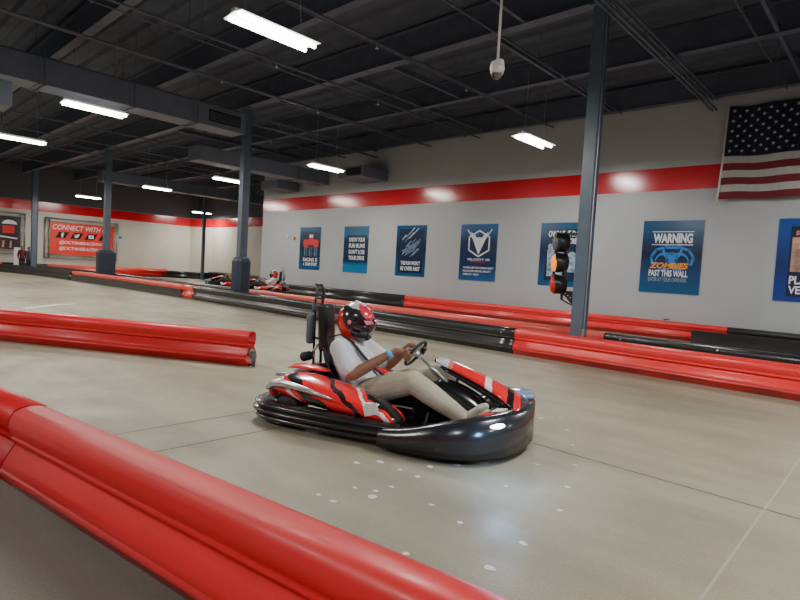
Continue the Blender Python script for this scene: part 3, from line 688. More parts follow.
# ------------------------------------------------------------------ flag
root = empty('national_flag', (-3.85, WY - .16, 3.66), 0, 'stars and stripes flag hanging high on the wall at the right edge', 'flag')
FW, FH = 4.1, 2.37
def fpt(x, z, off=0.):      # cloth wave; x from hoist, z from bottom
    sag = -.06 * math.sin(PI * min(x / 1.9, 1)) * (z / FH) + .02 * math.sin(x * 4 + z)
    return (x + .035 * (z - FH), -.05 * math.sin(x * 5.2 + z * 1.3) * min(1, x * 2) - off, z + .08 + sag * .6)
sw = FH / 13; canw = 1.66; canz = FH - 7 * sw
ST_R = mat('dark_red_flag_cloth', (.16, .012, .025), .85); ST_W = mat('off_white_flag_cloth', (.42, .42, .42), .85, noise=.08, nscale=5, stretch=(2, 1, .6)); CAN = mat('navy_flag_cloth', (.010, .013, .040), .85); STAR = mat('white_star_cloth', (.5, .52, .55), .8)
def cloth(x0, x1, z0, z1, name, m, off=0.):
    bm = BM(); n = max(4, int((x1 - x0) / .08)); k = max(2, int((z1 - z0) / .09))
    g = [[bm.verts.new(fpt(x0 + (x1 - x0) * i / n, z0 + (z1 - z0) * j / k, off)) for i in range(n + 1)] for j in range(k + 1)]
    for j in range(k):
        for i in range(n): bm.faces.new((g[j][i], g[j][i + 1], g[j + 1][i + 1], g[j + 1][i]))
    return obj(name, bm, m, root, True)
for i in range(13):
    z0 = FH - (i + 1) * sw; x0 = canw if i < 7 else .02
    cloth(x0, FW, z0, z0 + sw, 'stripe', ST_R if i % 2 == 0 else ST_W)
can = cloth(.02, canw, canz, FH, 'canton', CAN)
for r in range(9):
    for c in range(6 if r % 2 == 0 else 5):
        x = canw * ((c * 2 + 1 + (r % 2)) / 12) * .97 + .02; z = FH - 7 * sw * (r + 1) / 10
        bm = BM(); pts = []
        for k in range(10):
            rr = .047 if k % 2 == 0 else .02; a = PI / 2 + k * PI / 5
            p_ = fpt(x, z, .006); pts.append((p_[0] + rr * math.cos(a), p_[1], p_[2] + rr * math.sin(a)))
        poly(bm, pts, .003, (0, -1, 0)); obj('star', bm, STAR, can)
bm = BM(); tube(bm, [(.01, .0, FH + .12), (-.03, 0, 1.0), (-.085, -.01, -.10)], .024, 10); obj('flag_pole', bm, M['white'], root, True)

# ------------------------------------------------------------------ signal lights on the right pillar
root = empty('signal_light', (-4.95, 9.62, 0), R(0), 'vertical signal light stack with amber and red lenses on the pillar', 'signal light')
aim = Vector((-.80, -.60, 0)).normalized(); side = Vector((-aim.y, aim.x, 0))
bm = BM(); bx2(bm, (.10, .03, 1.05), (.14, .07, 2.35)); bx2(bm, (.10, .03, 2.25), (.40, .07, 2.30)); bx2(bm, (.10, .03, 1.18), (.40, .07, 1.22)); tube(bm, [(.12, .05, 1.05), (.36, .05, .95)], .015, 6)
obj('mounting_bracket', bm, M['black'], root)
bm = BM()
poly(bm, [(.08, .02, 1.22), (.40, .02, 1.22), (.40, .02, .92)], .02); obj('gusset_plate', bm, M['black'], root)
bm = BM()
for k in range(4): tube(bm, [(.20 + k * .055, .018, 1.17 - k * .035), (.20 + k * .055, .012, 1.17 - k * .035)], .014, 10)
obj('gusset_hole', bm, M['galv'], root)
for z, m, nm in [(2.12, M['dark_lens'], 'unlit top signal lamp'), (1.74, M['amber'], 'glowing amber signal lamp'), (1.33, M['red_lens'], 'dark red signal lamp')]:
    c = Vector((0, 0, z))
    bm = BM(); tube(bm, [c - aim * .20, c - aim * .17, c - aim * .02, c + aim * .035], [.12, .17, .185, .18], 24); hs = obj('lamp_housing', bm, M['black'], root, True); hs['label'] = nm
    bm = BM(); vs = ball(bm, (0, 0, 0), (.075, .172, .172), u=24, v=14)
    ang = math.atan2(aim.y, aim.x); bmesh.ops.rotate(bm, verts=vs, cent=(0, 0, 0), matrix=Matrix.Rotation(ang, 3, 'Z')); bmesh.ops.translate(bm, verts=vs, vec=c + aim * .035); obj('lens', bm, m, hs, True)
    bm = BM(); n = 16; a_, b2 = [], []
    for i in range(n + 1):
        t = R(10) + R(160) * i / n; o_ = side * math.cos(t) * .195 + Vector((0, 0, math.sin(t) * .195)); a_.append(c + o_); b2.append(c + o_ * (.98) + aim * (.06))
    for i in range(n): bm.faces.new([bm.verts.new(q) for q in (a_[i], a_[i + 1], b2[i + 1], b2[i])])
    obj('visor_hood', bm, M['black'], hs)

# ------------------------------------------------------------------ hanging dome camera, insulation scrap
root = empty('security_camera', (-4.11, 6.0, 4.03), 0, 'white dome security camera hanging on a long thin white pole', 'camera')
bm = BM(); tube(bm, [(0, 0, .10), (0, 0, 2.37)], .017, 10); obj('hanging_pole', bm, M['white'], root, True)
bm = BM(); tube(bm, [(0, 0, .14), (0, 0, .11), (0, 0, .03), (0, 0, -.03)], [.035, .085, .095, .08], 20); box(bm, (.05, -.03, .09), (.09, .08, .07), bev=.008); obj('camera_housing', bm, M['white'], root, True)
bm = BM(); ball(bm, (0, 0, -.03), (.07, .07, .075)); obj('camera_dome', bm, mat('smoky_grey_dome', (.10, .12, .13), .1, coat=1), root, True)
bm = BM(); ball(bm, (-.015, -.045, -.065), .032); obj('camera_eye', bm, M['black'], root, True)
bm = BM()
for k in range(26):
    x = -5.9 + random.uniform(-.3, .3); y = 7.05 + random.uniform(-.05, .05)
    poly(bm, [(x, y, 6.40), (x + random.uniform(.03, .09), y + .02, 6.41), (x + random.uniform(-.05, .09), y + random.uniform(-.05, .05), 6.38 - random.uniform(.04, .28))], .01)
tag(obj('insulation_scrap', bm, M['insul']), 'torn pale insulation hanging from a roof beam at top centre', 'insulation')

# ------------------------------------------------------------------ go-kart
REDP = (.82, .018, .026)
POD = ramp_mat('red_black_white_pod_graphics', [(0, REDP), (.30, BLK), (.40, REDP), (.60, WHT), (.66, REDP), (.74, BLK), (.93, REDP)], (1.35, .9, 1.9, .25, True), .22, True, .6, .35)
NAS = ramp_mat('silver_red_black_fairing_graphics', [(0, (.55, .58, .62)), (.10, BLK), (.13, (.6, .62, .65)), (.26, (.65, .2, .18)), (.30, REDP), (.62, (.85, .8, .8)), (.68, REDP), (.82, BLK), (.88, REDP), (.94, BLK)], (1.05, 0.25, 0, -.35, False), .2, True, .8, .05)
def sweepband(bm, pts, n_ridge=3, inset=.10):
    """rubber bumper: pts = (x, y, z0, z1, bulge)"""
    P = [Vector((p[0], p[1], 0)) for p in pts]; secs = []
    for i, p in enumerate(pts):
        a = P[max(i - 1, 0)]; c = P[min(i + 1, len(P) - 1)]; d = (c - a).normalized(); s = Vector((d.y, -d.x, 0))
        z0, z1, bl = p[2], p[3], p[4]; sec = [P[i] - s * inset + Vector((0, 0, z0))]
        for k in range(37):
            t = k / 36; o = bl * math.sin(PI * (.12 + .76 * t)) ** .6 + .042 * (abs(math.sin(PI * n_ridge * t)) ** .6 - .6)
            sec.append(P[i] + s * (o - bl * .5) + Vector((0, 0, z0 + (z1 - z0) * t)))
        sec.append(P[i] - s * inset + Vector((0, 0, z1 - .01))); secs.append(sec)
    loft(bm, secs)
def spl(ctrl, k=6):
    out = []
    for i in range(len(ctrl) - 1):
        q = [ctrl[max(i - 1, 0)], ctrl[i], ctrl[i + 1], ctrl[min(i + 2, len(ctrl) - 1)]]
        for j in range(k):
            t = j / k; out.append(tuple(.5 * (2 * b_ + (c - a) * t + (2 * a - 5 * b_ + 4 * c - d) * t * t + (3 * b_ - a - 3 * c + d) * t ** 3) for a, b_, c, d in zip(*q)))
    out.append(ctrl[-1]); return out
def make_kart():
    root = empty('go_kart', (0, 0, 0))
    bm = BM(); bx2(bm, (-.95, -.36, .045), (1.1, .36, .065), .006)
    tube(bm, [(-.95, -.33, .07), (.5, -.33, .07), (1.05, -.2, .07)], .016, 8); tube(bm, [(-.95, .33, .07), (.5, .33, .07), (1.05, .2, .07)], .016, 8); obj('floor_tray', bm, M['black'], root)
    bm = BM()       # rear and side bumper
    half = [(.40, .60, .05, .20, .07), (.1, .655, .04, .215, .08), (-.4, .675, .035, .215, .085), (-.85, .655, .035, .215, .085), (-1.06, .52, .035, .21, .09), (-1.13, .25, .04, .20, .09), (-1.14, 0, .04, .20, .09)]
    full = [(a, b_, c, d, e) for a, b_, c, d, e in half] + [(a, -b_, c, d, e) for a, b_, c, d, e in half[-2::-1]]
    sweepband(bm, spl([full[i] for i in range(len(full))][::-1])[::-1], 3); o = obj('rear_bumper', bm, M['rubber_gloss'], root, True); o['label'] = 'ribbed black rubber bumper around sides and rear'
    bm = BM()
    half = [(.28, .59, .04, .17, .07), (.5, .61, .04, .21, .09), (.78, .60, .05, .30, .10), (.97, .53, .06, .35, .10), (1.10, .37, .065, .37, .10), (1.165, .15, .07, .375, .10), (1.175, 0, .07, .375, .10)]
    full = half[:-1] + [(a, -b_, c, d, e) for a, b_, c, d, e in half[::-1]]
    sweepband(bm, spl(full[::-1])[::-1], 4, .13); o = obj('front_bumper', bm, M['rubber_gloss'], root, True); o['label'] = 'tall rounded black front bumper'
    # pods
    for s in (-1, 1):
        secs = []
        for x, zo, zt, yo, yi, zb in [(-1.0, .30, .34, .58, .40, .26), (-.86, .345, .42, .62, .34, .27), (-.72, .36, .475, .64, .30, .24), (-.5, .35, .47, .65, .28, .19), (-.2, .315, .42, .655, .28, .18), (.1, .275, .355, .65, .29, .18), (.28, .25, .30, .63, .32, .17), (.38, .21, .23, .60, .38, .17)]:
            secs.append([(x, s * yo * .97, zb), (x, s * yo, zo), (x, s * (yo - .04), zo + (zt - zo) * .55), (x, s * (yo + yi) / 2, zt), (x, s * (yi + .02), zt - .02), (x, s * yi, zt - .1), (x, s * yi, zb)])
        bm = BM(); loft(bm, secs); o = subsurf(obj('side_pod', bm, POD, root, True), 2); o['label'] = 'red, black and white side pod'
        bm = BM(); box(bm, (.17, s * .66, .30), (.13, .012, .09), Matrix.Rotation(R(-18), 3, 'Y'), .004); box(bm, (.17, s * .64, .34), (.10, .05, .012)); obj('number_decal', bm, M['white'], o)
        bm = BM(); tube(bm, [(-.93, s * .60, .31), (-.82, s * .655, .37), (-.68, s * .668, .39), (-.45, s * .672, .37), (-.2, s * .672, .33)], [.012, .018, .02, .016, .006], 8, sy=1.6); obj('silver_edge', bm, M['silver'], o, True)
    # rear fairing over motor
    bm = BM(); loft(bm, [[(-1.0, -.42, .30), (-1.0, .42, .30), (-1.0, .38, .36), (-1.0, -.38, .36)], [(-.85, -.42, .28), (-.85, .42, .28), (-.85, .36, .50), (-.85, -.36, .50)], [(-.55, -.34, .26), (-.55, .34, .26), (-.55, .34, .54), (-.55, -.34, .54)]]); subsurf(obj('motor_cover', bm, M['black'], root, True), 2)
    for s in (-1, 1):
        bm = BM(); loft(bm, [[(-.92, s * .40, .44), (-.92, s * .28, .46), (-.92, s * .28, .49), (-.92, s * .40, .475)], [(-.72, s * .43, .48), (-.72, s * .29, .51), (-.72, s * .29, .545), (-.72, s * .43, .52)], [(-.40, s * .38, .46), (-.40, s * .28, .48), (-.40, s * .28, .50), (-.40, s * .38, .485)]])
        subsurf(obj('rear_wing_panel', bm, M['red_plastic'], root, True), 1)
        bm = BM(); tube(bm, [(-.96, s * .42, .40), (-.80, s * .45, .43), (-.62, s * .44, .43)], .018, 8); obj('silver_trim', bm, M['silver'], root, True)
        bm = BM(); ball(bm, (-.93, s * .50, .255), (.05, .035, .035)); obj('tail_lamp', bm, M['red_plastic'], root, True)
    # wheels
    for x, y, r, w in ((-.72, .50, .135, .17), (-.72, -.50, .135, .17), (.74, .47, .125, .12), (.74, -.47, .125, .12)):
        bm = BM(); tube(bm, [(x, y - w / 2, r), (x, y - w / 2 + .02, r), (x, y + w / 2 - .02, r), (x, y + w / 2, r)], [r * .8, r, r, r * .8], 24); wh = obj('wheel', bm, M['rubber'], root, True)
        bm = BM(); tube(bm, [(x, y - w / 2 - .004, r), (x, y + w / 2 + .004, r)], .06, 14); obj('rim', bm, M['silver'], wh)
    # seat shell
    secs = []
    for (x, z, w, lip) in [(-.02, .20, .17, .05), (-.15, .15, .20, .13), (-.35, .13, .21, .19), (-.50, .20, .22, .20), (-.60, .36, .22, .15), (-.66, .52, .20, .10), (-.70, .66, .16, .05)]:
        n = Vector((-.55 if x < -.4 else 0, 0, 1)).normalized(); f = Vector((1, 0, 0)) if x < -.4 else Vector((0, 0, 1))
        secs.append([Vector((x, -w, z)) + f * lip, Vector((x, -w * .85, z)) + f * .02, Vector((x, 0, z)), Vector((x, w * .85, z)) + f * .02, Vector((x, w, z)) + f * lip])
    bm = BM(); loft(bm, secs, False, False); o = obj('seat', bm, M['black'], root, True); k = o.modifiers.new('s', 'SOLIDIFY'); k.thickness = .018; subsurf(o, 2)
    # headrest post, roll hoop, extinguisher like cylinder, knob
    bm = BM(); box(bm, (-.72, 0, .83), (.10, .17, .46), Matrix.Rotation(R(-4), 3, 'Y'), .03); obj('headrest', bm, M['black'], root, True)
    bm = BM(); tube(bm, [(-.73, -.06, .45), (-.74, -.06, 1.10), (-.73, -.06, 1.19), (-.76, -.06, 1.235), (-.83, -.06, 1.24)], .013, 8)
    tube(bm, [(-.84, -.02, .45), (-.85, -.02, 1.10), (-.83, -.02, 1.24)], .012, 8); tube(bm, [(-.73, -.06, 1.11), (-.85, -.02, 1.11)], .013, 8); tube(bm, [(-.72, -.06, .72), (-.86, -.04, .72)], .013, 8); obj('roll_hoop', bm, M['black'], root, True)
    bm = BM(); tube(bm, [(-.88, -.04, .66), (-.88, -.04, .68), (-.88, -.04, .92), (-.88, -.04, .94)], [.028, .04, .04, .028], 14); tube(bm, [(-.85, -.04, .97), (-.85, -.04, 1.06)], .022, 10); obj('damper_cylinder', bm, M['pillar'], root, True)
    bm = BM(); tube(bm, [(-.86, -.16, .545), (-.86, -.06, .545)], .045, 16); obj('knob', bm, M['rubber'], root, True)
    bm = BM(); tube(bm, [(-.86, -.065, .545), (-.86, -.03, .545)], .035, 16); tube(bm, [(-.86, -.05, .545), (-.78, -.04, .66)], .012, 6); obj('knob_cap', bm, M['silver'], root, True)
    # steering
    sw_c = Vector((.24, 0, .69)); ax = Vector((-.74, 0, .50)).normalized(); ux = Vector((0, 1, 0)); uy = ax.cross(ux).normalized()
    bm = BM(); ring(bm, sw_c, ux, uy, .13, .014, 40, 10); swo = obj('steering_wheel', bm, M['rubber'], root, True)
    bm = BM()
    for a in (0, PI, PI * 1.5): tube(bm, [sw_c, sw_c + (ux * math.cos(a) + uy * math.sin(a)) * .126], [.02, .009], 8)
    ball(bm, sw_c, (.045, .045, .03)); obj('wheel_spokes', bm, M['silver'], swo, True)
    bm = BM(); tube(bm, [sw_c, sw_c - ax * .42], .014, 8); tube(bm, [(.40, -.10, .06), (.46, 0, .44), (.40, .10, .06)], .012, 8); obj('steering_column', bm, M['silver'], root, True)
    # centre tank
    bm = BM(); loft(bm, [[(.22, -.10, .07), (.22, .12, .07), (.22, .10, .24), (.22, -.08, .24)], [(.42, -.10, .07), (.42, .12, .07), (.42, .10, .52), (.42, -.06, .52)], [(.62, -.10, .07), (.62, .12, .07), (.62, .11, .52), (.62, -.06, .52)], [(.88, -.10, .07), (.88, .12, .07), (.88, .10, .42), (.88, -.06, .42)], [(1.05, -.10, .07), (1.05, .1, .07), (1.05, .08, .24), (1.05, -.06, .24)]])
    subsurf(obj('centre_tank', bm, M['black_gloss'], root, True), 2)
    # nassau fairing: long panel from steering to nose
    secs = []
    for x, y, z, w, t in [(.38, .13, .650, .07, .03), (.44, .12, .665, .12, .05), (.62, .11, .625, .14, .06), (.82, .09, .565, .14, .065), (1.0, .07, .50, .15, .07), (1.12, .05, .455, .20, .08), (1.21, .02, .41, .26, .07), (1.25, 0, .37, .27, .04)]:
        secs.append([(x, y - w, z - t), (x, y - w * .9, z - t * .25), (x, y, z + t * .35), (x, y + w * .9, z - t * .25), (x, y + w, z - t), (x, y, z - t * .9)])
    bm = BM(); loft(bm, secs); o = subsurf(obj('front_fairing', bm, NAS, root, True), 2); o['label'] = 'long raised silver and red fairing running to the nose'
    bm = BM(); loft(bm, [[(x, y - w, z - .03), (x, y - w * .5, z - tk), (x, y + w * .5, z - tk), (x, y + w, z - .03)] for x, y, z, w, tk in [(.42, .12, .625, .06, .05), (.55, .11, .62, .13, .10), (.82, .09, .545, .14, .13), (1.0, .07, .48, .15, .15), (1.15, .04, .42, .22, .16)]]); subsurf(obj('fairing_underside', bm, M['black_gloss'], o, True), 2)
    bm = BM(); tube(bm, [(.62, .10, .60), (.60, .10, .30), (.58, .08, .07)], .014, 8); obj('fairing_strut', bm, M['black'], o, True)
    bm = BM(); tube(bm, [(1.0, .07, .46), (1.02, .05, .07)], .014, 8); obj('fairing_strut', bm, M['black'], o, True)
    # nose deck
    bm = BM(); secs = []
    for x, w, z in [(.86, .50, .26), (.96, .48, .30), (1.06, .42, .325), (1.13, .33, .34), (1.17, .2, .345)]:
        secs.append([(x, -w, z - .05), (x, -w * .8, z - .005), (x, -w * .4, z + .01), (x, 0, z + .02), (x, w * .4, z + .01), (x, w * .8, z - .005), (x, w, z - .05)])
    loft(bm, secs, False, False); o = obj('nose_deck', bm, M['blue_glow_plastic'], root, True); k = o.modifiers.new('s', 'SOLIDIFY'); k.thickness = .02; subsurf(o, 2)
    bm = BM(); ball(bm, (1.08, .36, .385), (.17, .17, .055), u=24); o2 = obj('bumper_sheen', bm, M['sheen_blue'], root, True); o2['label'] = 'pale blue bulge coloured as light sheen on the far front bumper corner'  # bluish light sheen on the bumper top, put in as a pale bulge
    bm = BM(); poly(bm, [(1.05, -.31, .352), (1.13, -.28, .362), (1.15, -.18, .366), (1.07, -.20, .360)], .006, (0, 0, 1)); obj('white_decal', bm, M['white'], o)
    bm = BM(); poly(bm, [(1.0, -.38, .33), (1.09, -.35, .345), (1.11, -.31, .35), (1.0, -.335, .342)], .006, (0, 0, 1)); obj('red_decal', bm, M['red_plastic'], o)
    for s in (-1, 1):
        c = Vector((1.10, s * .52, .305)); nrm = Vector((.62, s * .78, .1)).normalized(); rot = nrm.to_track_quat('X', 'Z').to_matrix()
        bm = BM(); ball(bm, c, (.05, .13, .035), rot, 24, 12); hl = obj('headlight', bm, M['headlamp'] if s < 0 else M['white'], root, True)
        if s < 0: hl['label'] = 'glowing white headlight'
        c = Vector((1.185, s * .385, .29)); nrm = Vector((.75, s * .66, .05)).normalized(); rot = nrm.to_track_quat('X', 'Z').to_matrix()
        bm = BM(); ball(bm, c, (.04, .05, .026), rot); obj('red_marker', bm, M['red_plastic'], root, True)
    return root
M['rubber_gloss'] = mat('glossy_black_bumper_rubber', (.016, .017, .02), .26, noise=.3, nscale=4, coat=.4)
M['black_gloss'] = mat('glossy_black_cover', (.012, .012, .014), .15, coat=.8)

# ------------------------------------------------------------------ driver
def fingers_on_rim(bm, c, n, to, t, up=1):
    """hand closed on a rim: c rim centre point, n outward, to = toward driver, t = along the rim"""
    for k in range(4):
        off = (k - 1.5) * .0205; pts = []; ln = (.92, 1., .97, .85)[k]
        for ph in (20, 75, 130, 185):
            a = R(ph); q = c + t * off + (to * math.cos(a) + n * math.sin(a)) * (.0285 * ln)
            pts.append(q)
        chain(bm, [c + t * off * .9 + to * .045 - n * .004] + pts, [.0115, .0105, .0100, .0092, .0080])
    pts = [c + t * .045 * up + to * .045 - n * .02, c + t * .050 * up + to * .020 - n * .032, c + t * .046 * up - to * .008 - n * .030, c + t * .040 * up - to * .026 - n * .016]
    chain(bm, pts, [.015, .0125, .011, .009])
    ball(bm, c + to * .048 - n * .008, (.03, .03, .03)); capsule(bm, c + to * .047 + t * .028, c + to * .047 - t * .028, .021, .019)

def make_driver():
    root = empty('kart_driver', (0, 0, 0))
    swc = Vector((.24, 0, .69)); ax = Vector((-.74, 0, .50)).normalized(); ux = Vector((0, 1, 0)); uy = ax.cross(ux).normalized()
    if uy.x * 0 + uy.z < 0: uy = -uy
    bm = BM(); J = {}
    pel = Vector((-.24, 0, .29)); chest = Vector((-.42, 0, .56)); neck = Vector((-.43, 0, .74)); head = Vector((-.38, 0, .90))
    for s, nm in ((-1, 'R'), (1, 'L')):
        sh = Vector((-.43, s * .20, .675)); el = Vector((-.22, s * .315, .475))
        if s > 0: el = Vector((-.17, s * .30, .50))
        an = R(172 if s < 0 else 8); n = ux * math.cos(an) + uy * math.sin(an); t = -ux * math.sin(an) + uy * math.cos(an)
        if s < 0: an = R(188); n = ux * math.cos(an) + uy * math.sin(an); t = ux * math.sin(an) - uy * math.cos(an)
        c = swc + n * .13
        wr = c + ax * .085 - n * .0 + Vector((-.055, s * .012, -.012))
        fingers_on_rim(bm, c, n, ax, t)
        chain(bm, [wr, c + ax * .050 - n * .005], [.030, .028])
        chain(bm, [sh, el, el.lerp(wr, .25), wr], [.062, .052, .054, .031])
        hip = pel + Vector((.02, s * .10, -.01)); kn = Vector((.33, s * .215, .475)); ank = Vector((.80, s * .20, .235))
        chain(bm, [hip, kn, kn.lerp(ank, .3), ank], [.085, .055, .053, .036])
        chain(bm, [ank, Vector((.93, s * .20, .32))], [.034, .028])
        J[nm] = (sh, el, wr, hip, kn, ank)
    chain(bm, [pel, chest], [.13, .135]); chain(bm, [chest + Vector((0, -.08, .06)), chest + Vector((0, .08, .06))], [.11, .11]); chain(bm, [neck - Vector((0, 0, .04)), head], [.058, .055])
    ball(bm, head + Vector((0, 0, .02)), (.098, .078, .118)); ball(bm, head + Vector((.05, 0, -.05)), (.05, .05, .055)); ball(bm, head + Vector((.105, 0, .0)), (.018, .014, .024))
    for s in (-1, 1): ball(bm, head + Vector((0, s * .078, 0)), (.02, .01, .03))
    body = remesh('body', bm, .0052, M['skin'], root, 3)
    # shirt
    bm = BM()
    chain(bm, [pel + Vector((-.02, 0, .03)), pel.lerp(chest, .5), chest], [.168, .175, .178])
    chain(bm, [pel + Vector((-.02, -.06, .03)), chest + Vector((0, -.07, .03))], [.135, .145]); chain(bm, [pel + Vector((-.02, .06, .03)), chest + Vector((0, .07, .03))], [.135, .145])
    chain(bm, [chest + Vector((0, -.10, .08)), chest + Vector((0, .10, .08))], [.125, .125])
    ball(bm, neck + Vector((0, 0, -.035)), (.075, .09, .05))
    for nm, s in (('R', -1), ('L', 1)):
        sh, el, wr, hip, kn, ank = J[nm]
        chain(bm, [chest + Vector((0, s * .09, .10)), sh, sh.lerp(el, .40), sh.lerp(el, .74)], [.10, .098, .092, .095])
    sh_o = remesh('t_shirt', bm, .010, M['shirt'], root, 4); sh_o['label'] = 'white short sleeved t-shirt'
    # trousers
    bm = BM(); chain(bm, [pel + Vector((0, -.06, -.01)), pel + Vector((0, .06, -.01))], [.135, .135]); chain(bm, [pel, pel + Vector((-.03, 0, .06))], [.14, .14])
    for nm in 'RL':
        sh, el, wr, hip, kn, ank = J[nm]
        chain(bm, [hip, hip.lerp(kn, .5), kn, kn.lerp(ank, .35), kn.lerp(ank, .7), ank], [.125, .118, .100, .095, .080, .064])
    remesh('trousers', bm, .010, M['khaki'], root, 3)
    for nm, s in (('R', -1), ('L', 1)):
        ank = J[nm][5]; bm = BM()
        a = ank + Vector((.0, 0, -.02)); f = Vector((.76, 0, .66)).normalized(); u = Vector((-.62, 0, .80)).normalized()
        chain(bm, [a, a + f * .10 + u * .0, a + f * .19, a + f * .225], [.048, .046, .042, .032]); chain(bm, [a, ank + u * .02], [.048, .045])
        box(bm, a + f * .10 - u * .04, (.26, .088, .022), Matrix.Rotation(-math.atan2(f.z, f.x), 3, 'Y'), .006)
        remesh('shoe', bm, .006, M['shoe'], root, 2)
    # wristband and belts
    sh, el, wr, *_ = J['R']; d = (el - wr).normalized(); x, y, d = frame(d)
    bm = BM(); tube(bm, [wr + d * .035, wr + d * .037, wr + d * .078, wr + d * .08], [.035, .0405, .043, .038], 20); wb = obj('wristband', bm, M['wrist'], root, True); wb['label'] = 'light blue wristband on the right wrist'
    bm = BM()
    def strap(pts, w=.022):
        pts = [Vector(p) for p in pts]
        tube(bm, pts, w, 8, sy=.35)
    strap([(-.58, -.16, .76), (-.46, -.155, .80), (-.34, -.14, .745), (-.245, -.09, .62), (-.15, -.02, .50), (-.06, .06, .41)])
    strap([(-.12, -.20, .26), (-.07, -.13, .40), (-.045, 0, .43), (-.07, .13, .40), (-.12, .2, .26)], .026)
    obj('seat_belt', bm, M['dark_cloth'], root, True)
    # helmet
    hp = bpy.data.objects.new('helmet', None)
    bm = BM(); vs = ball(bm, (0, 0, 0), 1, u=40, v=28)
    for v_ in vs:
        x, y, z = v_.co
        w = 1.0
        if z < -.35: w = 1 - (-.35 - z) * .25
        xx = x * .175 * w; yy = y * .142 * w; zz = z * (.165 if z > 0 else .20)
        if x > 0 and z < -.1: xx += .045 * min(1, (-.1 - z) * 1.6) * x      # chin bar
        if x > .2 and -.1 < z < .38: xx -= .012
        if z < -.82: zz = -.168
        v_.co = (xx, yy, zz)
    rot = Matrix.Rotation(R(14), 3, 'Y'); hc = Vector((-.395, 0, .925)); hs_ = 1.06
    def place(bm):
        bmesh.ops.rotate(bm, verts=bm.verts[:], cent=(0, 0, 0), matrix=rot)
    place(bm)
    hm = obj('helmet', bm, HELM, root, True); hm.location = hc; hm.scale = (hs_,) * 3; hm['label'] = 'red and black full face helmet'
    bm = BM(); secs = []
    for i in range(19):
        a = R(-72 + 144 * i / 18); cx_, sy_ = math.cos(a), math.sin(a)
        h0 = .055 * (1 - .35 * abs(sy_) ** 3)
        secs.append([(cx_ * .183 - .0, sy_ * .150, -.02 - h0), (cx_ * .192, sy_ * .154, 0.0), (cx_ * .176, sy_ * .146, -.0 + h0 + .012), (cx_ * .165, sy_ * .135, h0), (cx_ * .17, sy_ * .14, -.015 - h0)])
    loft(bm, secs); place(bm); vz = obj('visor', bm, M['visor'], hm, True)
    bm = BM()
    for s in (-1, 1):
        poly(bm, [(.135, s * .118, .055), (.178, s * .052, .065), (.186, s * .02, .035), (.160, s * .098, .022)], .008, (.8, s * .6, .1)); ball(bm, (.02, s * .146, .0), (.02, .008, .02))
    place(bm); obj('visor_strip', bm, mat('pink_white_helmet_strip', (.8, .25, .30), .3), vz)
    bm = BM(); loft(bm, [[(.14, -.05, -.085), (.14, .05, -.085), (.125, .04, -.135), (.125, -.04, -.135)], [(.182, -.03, -.09), (.182, .03, -.09), (.168, .025, -.13), (.168, -.025, -.13)]]); place(bm); obj('chin_vent', bm, M['black_gloss'], hm, True)
    bm = BM(); loft(bm, [[(-.05, -.03, .160), (-.05, .03, .160), (-.05, .025, .172), (-.05, -.025, .172)], [(.06, -.025, .150), (.06, .025, .150), (.05, .02, .166), (.05, -.02, .166)]]); place(bm); obj('top_vent', bm, M['white'], hm, True)
    return root
# helmet paint: red back and lower sweep, black flanks, pale crown
hmz = bpy.data.materials.new('red_black_helmet_paint'); hmz.use_nodes = True
N = hmz.node_tree.nodes; L = hmz.node_tree.links; b = N['Principled BSDF']; b.inputs['Roughness'].default_value = .2; b.inputs['Coat Weight'].default_value = .8
tc = N.new('ShaderNodeTexCoord')
def dotn(vec, add, dist=0.):
    d = N.new('ShaderNodeVectorMath'); d.operation = 'DOT_PRODUCT'; d.inputs[1].default_value = vec; L.new(tc.outputs['Object'], d.inputs[0])
    nz = N.new('ShaderNodeTexNoise'); nz.inputs['Scale'].default_value = 9; L.new(tc.outputs['Object'], nz.inputs['Vector'])
    m_ = N.new('ShaderNodeMath'); m_.operation = 'MULTIPLY_ADD'; m_.inputs[1].default_value = dist; L.new(nz.outputs[0], m_.inputs[0]); L.new(d.outputs['Value'], m_.inputs[2])
    a = N.new('ShaderNodeMath'); a.operation = 'ADD'; a.inputs[1].default_value = add - dist * .5; L.new(m_.outputs[0], a.inputs[0]); return a.outputs[0]
def gt(v, t):
    g = N.new('ShaderNodeMath'); g.operation = 'GREATER_THAN'; g.inputs[1].default_value = t; L.new(v, g.inputs[0]); return g.outputs[0]
def mixc(f, a, b_):
    m_ = N.new('ShaderNodeMix'); m_.data_type = 'RGBA'; L.new(f, m_.inputs[0])
    for i, q in ((6, a), (7, b_)):
        if isinstance(q, tuple): m_.inputs[i].default_value = (*q, 1)
        else: L.new(q, m_.inputs[i])
    return m_.outputs[2]
c1 = mixc(gt(dotn((-1, 0, -.55), 0, .10), .035), (.03, .03, .034), (.75, .02, .02))      # red at the back and lower rear
c2 = mixc(gt(dotn((-1, 0, .2), 0, .06), .155), c1, (.05, .01, .012))
c3 = mixc(gt(dotn((.15, 0, 1), 0, .05), .118), c2, (.62, .58, .56))                       # pale crown
c4 = mixc(gt(dotn((.9, 0, .8), 0, .05), .16), c3, (.7, .05, .07))
L.new(c4, b.inputs['Base Color'])
HELM = hmz
WHELM = mat('white_helmet_shell', (.75, .75, .76), .25, coat=.6)

